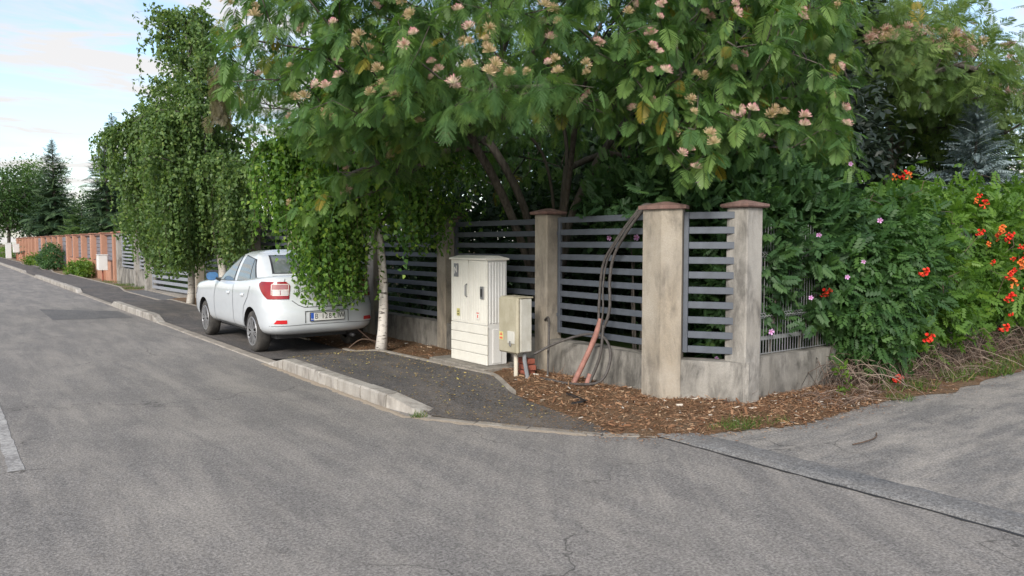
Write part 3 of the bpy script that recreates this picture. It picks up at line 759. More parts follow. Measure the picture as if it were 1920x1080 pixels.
t_ = thing('meter_box', 'small yellowed meter box on a pipe beside the cream cabinet', 'meter box', (5.62, 7.46, 0))
m = MB(); m.cbox(5.58, 5.76, 7.26, 7.64, 0.36, 1.02, 0.012); m.build('housing', M['box_side'], t_)
m = MB(); m.cbox(5.525, 5.582, 7.255, 7.645, 0.345, 1.03, 0.02); d_ = m.build('door', M['box_front'], t_)
m = MB(); m.cbox(5.512, 5.526, 7.30, 7.44, 0.47, 0.62, 0.004); m.build('window', M['box_side'], d_)
m = MB(); m.cbox(5.50, 5.512, 7.36, 7.39, 0.44, 0.50, 0.004); m.build('padlock', M['steel'], d_)
m = MB(); m.box(5.5225, 5.5245, 7.54, 7.62, 0.50, 0.60); s_ = m.build('warning_sticker', M['yellow'], d_)
m = MB(); m.add([(5.5215, 7.55, 0.555), (5.5215, 7.61, 0.555), (5.5215, 7.58, 0.595)], [(0, 2, 1)]); m.box(5.5214, 5.5223, 7.55, 7.61, 0.51, 0.535); m.build('print', M['redprint'], s_)
m = MB(); m.cbox(5.57, 5.775, 7.25, 7.65, 1.022, 1.04, 0.006); m.build('lid', M['box_front'], t_)
m = MB(); m.tube([(5.64, 7.43, 0.0), (5.64, 7.43, 0.37)], 0.027, 10); m.build('stand_pipe', M['pvc'], t_)
m = MB(); m.tube([(5.70, 7.34, 0.37), (5.69, 7.32, 0.25), (5.62, 7.16, 0.03)], 0.026, 8); m.build('cable_duct', M['pvc_grey'], t_)
for k, (x, y, z, r_) in enumerate(((5.80, 7.45, 0.05, 0.1), (5.82, 7.43, 0.125, -0.15), (5.81, 7.46, 0.20, 0.05))):
    m = MB(); m.cbox(-0.06, 0.06, -0.12, 0.12, 0, 0.065, 0.006)
    o = m.build('brick', M['brick']); o.matrix_basis = Matrix.Translation((x, y, z - 0.01)) @ Matrix.Rotation(r_, 4, 'Z')
    tag(o, ('lowest', 'middle', 'topmost')[k] + ' red brick of the stack behind the meter box', 'brick')

def simple_cabinet(label, loc, w, d, h, z0, mat, post=False):
    t_ = thing('utility_box', label, 'utility box', loc)
    m = MB(); m.cbox(-d / 2, d / 2, -w / 2, w / 2, z0, z0 + h, 0.012); m.build('housing', M[mat], t_, world=False)
    m = MB(); m.cbox(-d / 2 - 0.02, -d / 2 - 0.001, -w / 2 + 0.02, w / 2 - 0.02, z0 + 0.03, z0 + h - 0.03, 0.006); m.build('door', M[mat], t_, world=False)
    m = MB(); m.cbox(-d / 2 - 0.03, d / 2 + 0.02, -w / 2 - 0.02, w / 2 + 0.02, z0 + h + 0.001, z0 + h + 0.035, 0.008); m.build('lid', M['cabinet_side'], t_, world=False)
    if post:
        m = MB(); m.tube([(0, 0, 0), (0, 0, z0 + 0.01)], 0.03, 8); m.build('post', M['brick'], t_, world=False)
    else:
        m = MB(); m.cbox(-d / 2 - 0.05, d / 2 + 0.05, -w / 2 - 0.05, w / 2 + 0.05, -0.05, z0 - 0.001, 0.01); m.build('foot', M['plinth'], t_, world=False)
simple_cabinet('grey meter box on a rusty post in front of the orange wall', (5.68, 37.8, 0), 0.45, 0.36, 0.66, 0.48, 'cabinet_side', True)
simple_cabinet('tall pale cabinet at the far end of the pavement', (5.3, 90, 0), 0.45, 0.45, 1.5, 0.15, 'cabinet_side')
simple_cabinet('pale wall box beside the far end of the orange wall', (5.75, 87, 0), 0.5, 0.5, 0.8, 0.75, 'cabinet_side', True)

# ------------------------------------------------------------------ cables at the corner pillar
def curve_pts(P, n=10):
    P = [Vector(p) for p in P]; out_ = []
    for i in range(len(P) - 1):
        p0, p1, p2, p3 = P[max(i - 1, 0)], P[i], P[i + 1], P[min(i + 2, len(P) - 1)]
        for k in range(n):
            u = k / n
            out_.append(0.5 * ((2 * p1) + (p2 - p0) * u + (2 * p0 - 5 * p1 + 4 * p2 - p3) * u * u + (3 * p1 - p0 - 3 * p2 + p3) * u ** 3))
    return out_ + [P[-1]]
def cable(name, label, P, r_, mat='cable', cat='cable'):
    m = MB(); m.tube(curve_pts(P), r_, 8); return tag(m.build(name, M[mat], smooth=True), label, cat)
cable('cable', 'thick black cable climbing the slat panel to the corner pillar top, left strand', [(6.08, 6.42, 0.72), (6.09, 6.42, 1.05), (6.09, 6.36, 1.45), (6.10, 6.17, 1.72), (6.13, 5.92, 2.0), (6.22, 5.82, 2.12), (6.5, 5.75, 2.06)], 0.016)
cable('cable', 'thick black cable climbing the slat panel, right strand', [(6.07, 6.32, 0.72), (6.08, 6.24, 0.95), (6.09, 6.25, 1.3), (6.10, 6.17, 1.6), (6.10, 5.87, 1.95), (6.16, 5.72, 2.08), (6.5, 5.70, 2.1)], 0.018)
cable('cable', 'thin dark cable twisted round the thick ones', [(6.06, 6.40, 0.6), (6.06, 6.33, 0.9), (6.07, 6.34, 1.2), (6.07, 6.27, 1.5), (6.08, 6.05, 1.8), (6.13, 5.82, 2.05), (6.3, 5.75, 2.11)], 0.011)
cable('conduit', 'faded red conduit pipe leaning up from the mulch to the cables', [(5.83, 6.60, 0.02), (5.95, 6.50, 0.35), (6.03, 6.43, 0.60), (6.07, 6.37, 0.82)], 0.032, 'conduit', 'conduit')
cable('conduit', 'short faded red conduit stub poking from the mulch', [(5.90, 6.44, 0.02), (5.93, 6.43, 0.1), (5.96, 6.42, 0.18)], 0.034, 'conduit', 'conduit')
cable('cable', 'dark cable running down behind the red conduit', [(5.93, 6.41, 0.08), (6.02, 6.33, 0.4), (6.06, 6.32, 0.75)], 0.017)
cable('cable', 'black cable looped on the mulch in front of the fence', [(5.70, 7.15, 0.35), (5.92, 6.95, 0.50), (6.06, 6.60, 0.62), (6.05, 6.28, 0.60), (5.98, 6.12, 0.40), (5.86, 6.15, 0.15), (5.74, 6.45, 0.085), (5.66, 6.85, 0.09), (5.7, 7.05, 0.07)], 0.016)
cable('cable', 'black cable hanging down the pillar behind the meter box', [(6.11, 7.44, 0.72), (6.05, 7.30, 0.76), (5.98, 7.20, 0.62), (5.90, 7.12, 0.3), (5.86, 7.08, 0.03)], 0.014)
m = MB(); a_ = [(5.20 + 0.16 * math.cos(q), 6.02 + 0.30 * math.sin(q), 0.055 + 0.012 * math.sin(3 * q)) for q in np.linspace(-2.2, 0.4, 12)]
m.grid([[(x - 0.03, y - 0.01, z), (x, y, z + 0.02), (x + 0.035, y + 0.01, z + 0.004)] for x, y, z in a_])
tag(m.build('rubber_scrap', M['black'], smooth=True), 'curved scrap of black rubber lying at the mulch edge', 'rubber scrap')
#@@PART3

# ------------------------------------------------------------------ the parked saloon car
t = NT('white_car_paint'); n_ = t.noise(t.co(scale=(1, 1, 2)), 5, 5, 0.6)
M['paint'] = t.done(t.mix(t.ramp(n_, [(0.45, 0.0), (0.8, 0.35)]), (0.60, 0.635, 0.67), (0.52, 0.535, 0.545)), 0.25, 0, 0.5, 1.0)
M['glass'] = plain('light_painted_car_glass', (0.13, 0.15, 0.15), 0.04, 0, 0.9, 0.3, var=0.15, scale=2)  # opaque panes; light seen through the cabin is put into the grey
M['seam'] = plain('panel_gap', (0.06, 0.063, 0.066), 0.7)
M['trim'] = plain('black_window_trim', (0.022, 0.022, 0.024), 0.45)
M['lamp_red'] = plain('red_lamp_lens', (0.26, 0.004, 0.010), 0.18, 0, 0.5, 0.35, var=0.25)
M['lamp_clear'] = plain('clear_lamp_lens', (0.55, 0.50, 0.48), 0.15, 0.2, 0.6, 0.6)
M['lamp_pink'] = plain('pinkish_lamp_lens', (0.34, 0.13, 0.13), 0.15, 0, 0.6, 0.6)
M['reflector'] = plain('red_reflector', (0.55, 0.015, 0.02), 0.2, 0, 0.6, 0.5)
M['tyre'] = dirty('dusty_tyre_rubber', (0.035, 0.034, 0.033), (0.15, 0.135, 0.12), 0.7, 0.85)
M['rim'] = plain('silver_wheel_cover', (0.40, 0.40, 0.41), 0.35, 0.7, var=0.1)
M['plate'] = plain('white_number_plate', (0.74, 0.74, 0.72), 0.5, var=0.04)
M['plateblue'] = plain('blue_plate_band', (0.02, 0.09, 0.45), 0.5)
M['mirror'] = plain('sky_painted_mirror_glass', (0.10, 0.25, 0.50), 0.12, 0.6, 0.8, 0.4, var=0.2, scale=8)  # reflected blue sky is put into the base colour
M['chrome'] = plain('chrome_badge', (0.62, 0.63, 0.65), 0.2, 0.9)

LOW = np.array([  # z, half width, rear y, front y
    (0.28, 0.74, -0.60, 3.36), (0.325, 0.81, -0.755, 3.47), (0.38, 0.845, -0.815, 3.52), (0.45, 0.860, -0.838, 3.55), (0.58, 0.866, -0.842, 3.56),
    (0.68, 0.868, -0.830, 3.56), (0.735, 0.868, -0.79, 3.55), (0.78, 0.868, -0.768, 3.54), (0.90, 0.864, -0.752, 3.51), (1.00, 0.852, -0.735, 3.46), (1.055, 0.832, -0.712, 3.38),
    (1.085, 0.795, -0.67, 3.28), (1.10, 0.73, -0.60, 3.15)])
TOP = np.array([
    (0.97, 0.835, -0.58, 2.20), (1.03, 0.815, -0.52, 2.08), (1.10, 0.795, -0.43, 1.93), (1.20, 0.760, -0.27, 1.72), (1.30, 0.718, -0.09, 1.49), (1.39, 0.670, 0.085, 1.27),
    (1.45, 0.628, 0.22, 1.10), (1.49, 0.56, 0.39, 0.98), (1.512, 0.47, 0.52, 0.86)])
def level(tab, z): return [np.interp(z, tab[:, 0], tab[:, i]) for i in (1, 2, 3)]
EX = {'low': (5.0, 13.0), 'top': (4.2, 9.0)}
def defm(y, z):   # belt line rises to the rear, bonnet falls to the front
    f = 1 + 0.12 * (1 - sstep(-0.75, 0.7, y)) - 0.10 * sstep(-0.3, 1.6, y) - 0.24 * sstep(1.75, 3.55, y)
    return 0.62 + (z - 0.62) * f if z > 0.62 else z
def undef(y, z):
    f = 1 + 0.12 * (1 - sstep(-0.75, 0.7, y)) - 0.10 * sstep(-0.3, 1.6, y) - 0.24 * sstep(1.75, 3.55, y)
    return 0.62 + (z - 0.62) / f if z > 0.62 else z
def side_x(which, y, z):
    tab = LOW if which == 'low' else TOP; zz = undef(y, z) if which == 'low' else z
    W, r_, f_ = level(tab, zz); m_, n_ = EX[which]
    q = min(0.9999, abs((y - (r_ + f_) / 2) / ((f_ - r_) / 2)))
    return W * (1 - q ** n_) ** (1 / m_)
def rear_y(which, x, z):
    tab = LOW if which == 'low' else TOP
    W, r_, f_ = level(tab, undef(-0.75, z) if which == 'low' else z); m_, n_ = EX[which]
    q = min(0.9999, abs(x / W))
    return (r_ + f_) / 2 - (f_ - r_) / 2 * (1 - q ** m_) ** (1 / n_)
def contour(which, z, na=26, nb=70):
    tab = LOW if which == 'low' else TOP; W, r_, f_ = level(tab, z); m_, n_ = EX[which]
    sq = [(-1 + 2 * k / na, -1) for k in range(na)] + [(1, -1 + 2 * k / nb) for k in range(nb)] + [(1 - 2 * k / na, 1) for k in range(na)] + [(-1, 1 - 2 * k / nb) for k in range(nb)]
    out_ = []
    for a, b in sq:
        lo, hi = 0.5, 1.0
        for _ in range(22):
            k = (lo + hi) / 2
            if abs(k * a) ** m_ + abs(k * b) ** n_ > 1: hi = k
            else: lo = k
        x, y = lo * a * W, (r_ + f_) / 2 + lo * b * (f_ - r_) / 2
        out_.append((x, y, defm(y, z) if which == 'low' else z))
    return out_
def shell(which, crown):
    tab = LOW if which == 'low' else TOP
    zs = []
    for a, b in zip(tab[:-1, 0], tab[1:, 0]): zs += list(np.linspace(a, b, 3)[:-1])
    zs.append(tab[-1, 0])
    rings = [contour(which, z) for z in zs]; n = len(rings[0]); m = MB()
    top = rings[-1]; cy = sum(p[1] for p in top) / n
    for k in (0.8, 0.55, 0.28):     # crowned lid
        rings.append([(p[0] * k, cy + (p[1] - cy) * k, (defm(cy + (p[1] - cy) * k, tab[-1, 0]) if which == 'low' else tab[-1, 0]) + crown * (1 - k * k)) for p in top])
    vs = [p for r_ in rings for p in r_]
    fs = [(i * n + k, i * n + (k + 1) % n, (i + 1) * n + (k + 1) % n, (i + 1) * n + k) for i in range(len(rings) - 1) for k in range(n)]
    fs += [list(range(n))[::-1], [(len(rings) - 1) * n + k for k in range(n)]]
    m.add(vs, fs); return m

CAR = Matrix.Translation((4.63, 11.66, 0.028)) @ Matrix.Rotation(R(-0.6), 4, 'Z') @ Matrix.Scale(1.02, 4)
car = bpy.data.objects.new('parked_car', None); COL.objects.link(car)
car.matrix_basis = CAR
tag(car, 'white saloon car parked half under the hanging birch branches', 'car')
WHEELS = [(0.0, 1), (0.0, -1), (2.634, 1), (2.634, -1)]
body = shell('low', 0.02).build('body', [M['paint'], M['trim']], car, True, world=False)
cut = MB(); cut.mi = 1
for y, s_ in WHEELS:
    x0, x1 = (0.60, 1.0) if s_ > 0 else (-1.0, -0.60)
    prof = [(x0, 0.0), (x0, 0.365), (x1, 0.365), (x1, 0.0)]
    n = 40; b = len(cut.v)
    cut.add([(x, y + r_ * math.cos(2 * PI * k / n), 0.315 + r_ * math.sin(2 * PI * k / n)) for x, r_ in ((x0, 0.365), (x1, 0.365)) for k in range(n)],
            [(k, (k + 1) % n, n + (k + 1) % n, n + k) for k in range(n)] + [list(range(n))[::-1], [n + k for k in range(n)]])
cutter = cut.build('wheel_arch_cutter', [M['paint'], M['trim']])
cb = bmesh.new(); cb.from_mesh(cutter.data); bmesh.ops.recalc_face_normals(cb, faces=cb.faces); cb.to_mesh(cutter.data); cb.free()
bb = bmesh.new(); bb.from_mesh(body.data); bmesh.ops.recalc_face_normals(bb, faces=bb.faces); bb.to_mesh(body.data); bb.free()
cutter.matrix_basis = CAR
md = body.modifiers.new('arches', 'BOOLEAN'); md.operation = 'DIFFERENCE'; md.object = cutter; md.solver = 'EXACT'
bpy.context.view_layer.update()
ev = body.evaluated_get(bpy.context.evaluated_depsgraph_get())
new = bpy.data.meshes.new_from_object(ev); body.modifiers.clear(); body.data = new
bpy.data.objects.remove(cutter, do_unlink=True)
new.set_sharp_from_angle(angle=R(35))
cabin = shell('top', 0.022).build('cabin', M['paint'], car, True, world=False)
bb = bmesh.new(); bb.from_mesh(cabin.data); bmesh.ops.recalc_face_normals(bb, faces=bb.faces); bb.to_mesh(cabin.data); bb.free()

def patch_side(which, bottom, top, s_, off=0.004, nu=14, nv=6):
    """four-sided patch laid on the car's flank: bottom and top edge as (y, z) polylines"""
    B, T = resample(bottom, nu), resample(top, nu)
    P = []
    for j in range(nv + 1):
        row = []
        for i in range(nu):
            y, z = B[i] + (T[i] - B[i]) * j / nv
            row.append((s_ * (side_x(which, y, z) + off), y, z))
        P.append(row)
    m = MB(); m.grid(P if s_ < 0 else [r_[::-1] for r_ in P]); return m
def patch_rear(which, bottom, top, off=0.004, nu=14, nv=6, sign=1):
    B, T = resample(bottom, nu), resample(top, nu)
    m = MB(); m.grid([[(x, rear_y(which, x, z) - off, z) for x, z in (B[i] + (T[i] - B[i]) * j / nv for i in range(nu))] for j in range(nv + 1)])
    return m
def strip(path, f, w=0.008):
    """thin line on the surface; f maps (a, b) to a point"""
    P = resample(path, max(3, 14 * (len(path) - 1))); rows = []
    for i, p in enumerate(P):
        d = P[min(i + 1, len(P) - 1)] - P[max(i - 1, 0)]; d = d / np.linalg.norm(d); nn = np.array([-d[1], d[0]]) * w / 2
        rows.append([f(*(p - nn)), f(*(p + nn))])
    m = MB(); m.grid(rows); return m

BELT = [(1.82, 0.985), (1.0, 1.02), (0.1, 1.055)]
for s_ in (-1, 1):
    # dark surround, then the panes
    patch_side('top', [(1.80, 0.99), (0.93, 1.025)], [(1.22, 1.40), (0.93, 1.445)], s_, 0.004).build('window_surround', M['trim'], car, world=False)
    patch_side('top', [(1.72, 1.01), (0.955, 1.042)], [(1.185, 1.385), (0.955, 1.425)], s_, 0.008).build('front_window', M['glass'], car, True, world=False)
    patch_side('top', [(0.80, 1.03), (-0.12, 1.085)], [(0.80, 1.445), (0.24, 1.385)], s_, 0.004).build('window_surround', M['trim'], car, world=False)
    patch_side('top', [(0.775, 1.048), (0.18, 1.075)], [(0.775, 1.428), (0.31, 1.385)], s_, 0.008).build('rear_window', M['glass'], car, True, world=False)
    patch_side('top', [(0.15, 1.078), (-0.07, 1.098)], [(0.28, 1.375), (0.23, 1.355)], s_, 0.008).build('quarter_window', M['glass'], car, True, world=False)
    lo = lambda y, z, s_=s_: (s_ * (side_x('low', y, z) + 0.0025), y, z)
    for path in ([(0.87, 0.33), (0.87, 0.98)], [(1.93, 0.34), (1.95, 0.7), (1.86, 0.95)], [(0.36, 0.55), (0.30, 0.68), (0.12, 0.82), (0.02, 0.99)], [(0.38, 0.33), (0.36, 0.55)], [(0.40, 0.335), (1.93, 0.335)]):
        strip(path, lo, 0.013).build('door_gap', M['seam'], car, world=False)
    for y in (1.02, 0.17 + 0.12):
        m = MB(); P = []
        for k in range(7):
            yy = y + 0.17 * k / 6; o_ = 0.006 + 0.028 * math.sin(PI * k / 6)
            P.append([(s_ * (side_x('low', yy, 0.845) + o_), yy, 0.83), (s_ * (side_x('low', yy, 0.86) + o_ + 0.006), yy, 0.848), (s_ * (side_x('low', yy, 0.87) + 0.004), yy, 0.868)])
        m.grid(P); m.build('door_handle', M['paint'], car, True, world=False)
    # mirror
    m = MB(); xm = s_ * 0.96
    bm = bmesh.new(); bmesh.ops.create_uvsphere(bm, u_segments=16, v_segments=10, radius=1)
    m.add([(xm + v.co.x * 0.105, 1.70 + (v.co.y if v.co.y > 0 else v.co.y * 0.25) * 0.085, 1.085 + v.co.z * 0.078) for v in bm.verts], [[v.index for v in f.verts] for f in bm.faces]); bm.free()
    mr = m.build('mirror', M['trim'], car, True, world=False)
    m = MB(); n = 20
    el = lambda a: (np.sign(math.cos(a)) * abs(math.cos(a)) ** 0.7, np.sign(math.sin(a)) * abs(math.sin(a)) ** 0.7)
    m.add([(xm + 0.095 * el(2 * PI * k / n)[0], 1.672, 1.085 + 0.066 * el(2 * PI * k / n)[1]) for k in range(n)], [list(range(n))]); o = m.build('mirror_glass', M['mirror'], world=False); o.parent = mr
    m = MB(); m.bar((s_ * 0.78, 1.67, 0.985), (s_ * 0.90, 1.70, 1.05), 0.06, 0.04); o = m.build('mirror_arm', M['trim'], world=False); o.parent = mr
    # tail lamp wraps round the corner: rows in z, columns round the plan outline
    def lamp_rows(z0, z1, u0, u1, off, nz=8, nu=18, shape=None):
        rows = []
        for j in range(nz + 1):
            q = j / nz; z = z0 + (z1 - z0) * q; W, r_, f_ = level(LOW, undef(-0.7, z)); m_, n_ = EX['low']
            ua, ub = (u0, u1) if shape is None else shape(q)
            row = []
            for i in range(nu + 1):
                u = ua + (ub - ua) * i / nu       # u: metres along the outline, 0 at the corner, + towards the middle of the rear
                # walk: square-perimeter position -> outline
                cxn = 0.86
                if u >= 0: a, b = 1 - (u / cxn), -1.0
                else: a, b = 1.0, -1 - u / ((f_ - r_) / 2) * 1.0
                lo_, hi_ = 0.5, 1.0
                for _ in range(22):
                    k = (lo_ + hi_) / 2
                    if abs(k * a) ** m_ + abs(k * b) ** n_ > 1: hi_ = k
                    else: lo_ = k
                x, y = lo_ * a * W, (r_ + f_) / 2 + lo_ * b * (f_ - r_) / 2
                nx, ny = (m_ * (abs(x) / W) ** (m_ - 1) / W, -n_ * (abs(y - (r_ + f_) / 2) / ((f_ - r_) / 2)) ** (n_ - 1) / ((f_ - r_) / 2))
                nl = math.hypot(nx, ny)
                row.append((s_ * (x + nx / nl * off), y + ny / nl * off, z))
            rows.append(row)
        m = MB(); m.grid(rows); return m
    shp = lambda q: (0.0 - 0.34 * math.sin(PI / 2 * q) ** 0.8 + 0.10 * max(0, q - 0.85) / 0.15, 0.35 - 0.03 * (1 - q) - 0.07 * max(0, q - 0.8) / 0.2)
    lp = lamp_rows(0.825, 1.075, 0, 0, 0.012, shape=shp).build('tail_lamp', M['lamp_red'], car, True, world=False)
    for nm, a0, a1, b0, b1, mt in (('lens', 0.963, 1.035, 0.075, 0.315, 'lamp_pink'), ('lens', 0.885, 0.954, 0.085, 0.195, 'lamp_clear'), ('lens', 0.885, 0.954, 0.205, 0.308, 'lamp_clear')):
        o = lamp_rows(a0, a1, b0, b1, 0.017, 4, 8).build(nm, M[mt], world=False, smooth=True); o.parent = lp
    for a0, a1, b0, b1 in ((1.036, 1.044, 0.075, 0.315), (0.876, 0.884, 0.085, 0.308), (0.884, 1.036, 0.066, 0.075), (0.884, 1.036, 0.315, 0.322), (0.955, 0.962, 0.075, 0.315)):
        o = lamp_rows(a0, a1, b0, b1, 0.018, 2, 8).build('lens_border', M['paper'], world=False); o.parent = lp
    o = lamp_rows(0.47, 0.525, 0, 0, 0.006, 4, 10, shape=lambda q: (0.06 + 0.05 * q, 0.26)).build('reflector', M['reflector'], car, world=False)
rz = lambda x, z: (x, rear_y('low', x, z) - 0.003, z)
strip([(-0.50, 0.80), (-0.42, 0.735), (-0.34, 0.70), (0.34, 0.70), (0.42, 0.735), (0.50, 0.80)], rz, 0.011).build('boot_gap', M['seam'], car, world=False)
for s_ in (-1, 1): strip([(s_ * 0.585, 1.07), (s_ * 0.57, 1.115)], rz, 0.008).build('boot_gap', M['seam'], car, world=False)
strip([(-0.80, 0.435), (-0.30, 0.45), (0.30, 0.45), (0.80, 0.435)], rz, 0.007).build('bumper_crease', M['seam'], car, world=False)
patch_rear('top', [(-0.61, 1.175), (0.61, 1.175)], [(-0.50, 1.445), (0.50, 1.445)], 0.004, 20, 8).build('window_surround', M['trim'], car, True, world=False)
patch_rear('top', [(-0.575, 1.188), (0.575, 1.188)], [(-0.48, 1.432), (0.48, 1.432)], 0.008, 20, 8).build('back_window', M['glass'], car, True, world=False)
m = MB()      # windscreen on the far side
P = [[(x, 2 * ((level(TOP, z)[1] + level(TOP, z)[2]) / 2) - rear_y('top', x, z) + 0.006, z) for x in np.linspace(-1, 1, 15) * (0.66 - 0.3 * (z - 1.06))] for z in np.linspace(1.06, 1.44, 7)]
m.grid([r_[::-1] for r_ in P]); m.build('windscreen', M['glass'], car, True, world=False)
# plate recess, plate and characters
yP = rear_y('low', 0, 0.56)
for (x0, x1, z0, z1) in ((-0.335, -0.327, 0.47, 0.635), (0.327, 0.335, 0.47, 0.635), (-0.335, 0.335, 0.637, 0.645)):
    m = MB(); m.box(x0, x1, yP - 0.004, yP + 0.01, z0, z1); m.build('plate_recess', M['seam'], car, world=False)
m = MB(); m.cbox(-0.27, 0.27, yP - 0.022, yP - 0.002, 0.492, 0.622, 0.004); pf = m.build('plate_frame', M['trim'], car, world=False)
m = MB(); m.box(-0.26, 0.26, yP - 0.0255, yP - 0.0225, 0.503, 0.615); pl = m.build('number_plate', M['plate'], world=False); pl.parent = pf
m = MB(); m.box(-0.26, -0.215, yP - 0.0275, yP - 0.0258, 0.503, 0.615); o = m.build('plate_band', M['plateblue'], world=False); o.parent = pf
def text_mesh(txt, size, mat, ext=0.0008):
    cu = bpy.data.curves.new('lettering', 'FONT'); cu.body = txt; cu.size = size; cu.extrude = ext; cu.align_x = 'CENTER'; cu.align_y = 'CENTER'; cu.resolution_u = 3
    to = bpy.data.objects.new('lettering', cu); COL.objects.link(to); bpy.context.view_layer.update()
    me = bpy.data.meshes.new_from_object(to.evaluated_get(bpy.context.evaluated_depsgraph_get()))
    bpy.data.objects.remove(to, do_unlink=True); me.materials.clear(); me.materials.append(mat); return me
def put_text(txt, size, x, z, y, mat, parent, sx=1.0, name='lettering'):
    o = obj(name, text_mesh(txt, size, mat)); o.parent = parent
    o.matrix_basis = Matrix.Translation((x, y, z)) @ Matrix.Rotation(PI / 2, 4, 'X') @ Matrix.Diagonal((sx, 1, 1, 1))
    return o
for ch_, x_ in zip('B128LTW', (-0.175, -0.075, -0.022, 0.036, 0.112, 0.160, 0.217)): put_text(ch_, 0.112, x_, 0.56, yP - 0.027, M['blackprint'], pf, 0.82)
for ch_, x_ in zip('RO', (-0.249, -0.226)): put_text(ch_, 0.03, x_, 0.523, yP - 0.029, M['plate'], pf)
for k_, ch_ in enumerate('LOGAN'): put_text(ch_, 0.045, -0.455 + 0.04 * k_, 0.93, rear_y('low', 0.455 - 0.04 * k_, 0.93) - 0.002, M['chrome'], car)
m = MB(); m.box(-0.66, 0.66, -0.55, 3.3, 0.23, 0.285); m.build('underbody', M['black'], car, world=False)
m = MB(); m.tube([(0.45, -0.55, 0.24), (0.45, -0.79, 0.23)], 0.028, 10); m.build('exhaust', M['dark'], car, True, world=False)
# front lamps and grille
for s_ in (-1, 1):
    patch_side('low', [(3.47, 0.66), (3.1, 0.74)], [(3.44, 0.80), (3.05, 0.86)], s_, 0.006).build('headlight', M['lamp_clear'], car, True, world=False)
m = MB(); fy = lambda x, z: level(LOW, z)[1] + level(LOW, z)[2] - rear_y('low', x, z) + 0.006
m.grid([[(x, fy(x, z), z) for x in np.linspace(0.55, -0.55, 11)] for z in np.linspace(0.42, 0.66, 4)]); m.build('grille', M['trim'], car, world=False)
# wheels
wp = MB(); wp.lathe_x([(-0.095, 0.20), (-0.10, 0.225), (-0.10, 0.265), (-0.088, 0.298), (-0.06, 0.312), (0.06, 0.312), (0.088, 0.298), (0.10, 0.265), (0.10, 0.225), (0.095, 0.20)], n=40)
tyre_me = wp.mesh('tyre', M['tyre'], True)
hub = MB(); hub.lathe_x([(-0.05, 0.0), (-0.05, 0.20), (0.07, 0.205)], n=32); hub_me = hub.mesh('wheel_disc', M['dark'])
cov = MB(); cov.lathe_x([(0.098, 0.222), (0.106, 0.215), (0.104, 0.200), (0.09, 0.195)], n=40)
cov.lathe_x([(0.085, 0.05), (0.100, 0.045), (0.104, 0.03), (0.104, 0.0)], n=20)
for k in range(9):
    a = 2 * PI * k / 9
    for da in (-0.17, 0.17):
        p0 = (0.097, 0.04 * math.cos(a), 0.04 * math.sin(a)); p1 = (0.100, 0.202 * math.cos(a + da), 0.202 * math.sin(a + da))
        cov.bar(p0, p1, 0.016, 0.012, (1, 0, 0))
    cov.bar((0.096, 0.11 * math.cos(a), 0.11 * math.sin(a)), (0.098, 0.202 * math.cos(a), 0.202 * math.sin(a)), 0.010, 0.010, (1, 0, 0))
cov_me = cov.mesh('wheel_cover', M['rim'])
for y, s_ in WHEELS:
    mt = Matrix.Translation((s_ * 0.745, y, 0.308)) @ Matrix.Rotation(0 if s_ > 0 else PI, 4, 'Z') @ Matrix.Rotation(jit(1.0), 4, 'X')
    o = obj('wheel', tyre_me); o.parent = car; o.matrix_basis = mt
    for nm, me_ in (('wheel_disc', hub_me), ('wheel_cover', cov_me)):
        c_ = obj(nm, me_); c_.parent = o
#@@PART4

# ------------------------------------------------------------------ foliage templates (triangles; axis +Y, face +Z)
def tmpl(v, f): return np.array(v, float), np.array(f, int)
LEAF = tmpl([(0, 0, 0), (0.30, 0.26, 0.05), (0.25, 0.60, 0.03), (0, 1, -0.10), (-0.25, 0.60, 0.03), (-0.30, 0.26, 0.05)], [(0, 1, 2), (0, 2, 3), (0, 3, 4), (0, 4, 5)])
KITE = tmpl([(0, 0, 0), (0.26, 0.42, 0.05), (0, 1, -0.05), (-0.26, 0.42, 0.05)], [(0, 1, 2), (0, 2, 3)])
BIRCH = tmpl([(0, 0, 0), (0.36, 0.22, 0.04), (0.30, 0.46, 0.02), (0, 1, -0.12), (-0.30, 0.46, 0.02), (-0.36, 0.22, 0.04)], [(0, 1, 2), (0, 2, 3), (0, 3, 4), (0, 4, 5)])
BLADE = tmpl([(-0.035, 0, 0), (0.035, 0, 0), (0.03, 0.55, 0.06), (-0.03, 0.55, 0.06), (0, 1, 0.22)], [(0, 1, 2), (0, 2, 3), (3, 2, 4)])
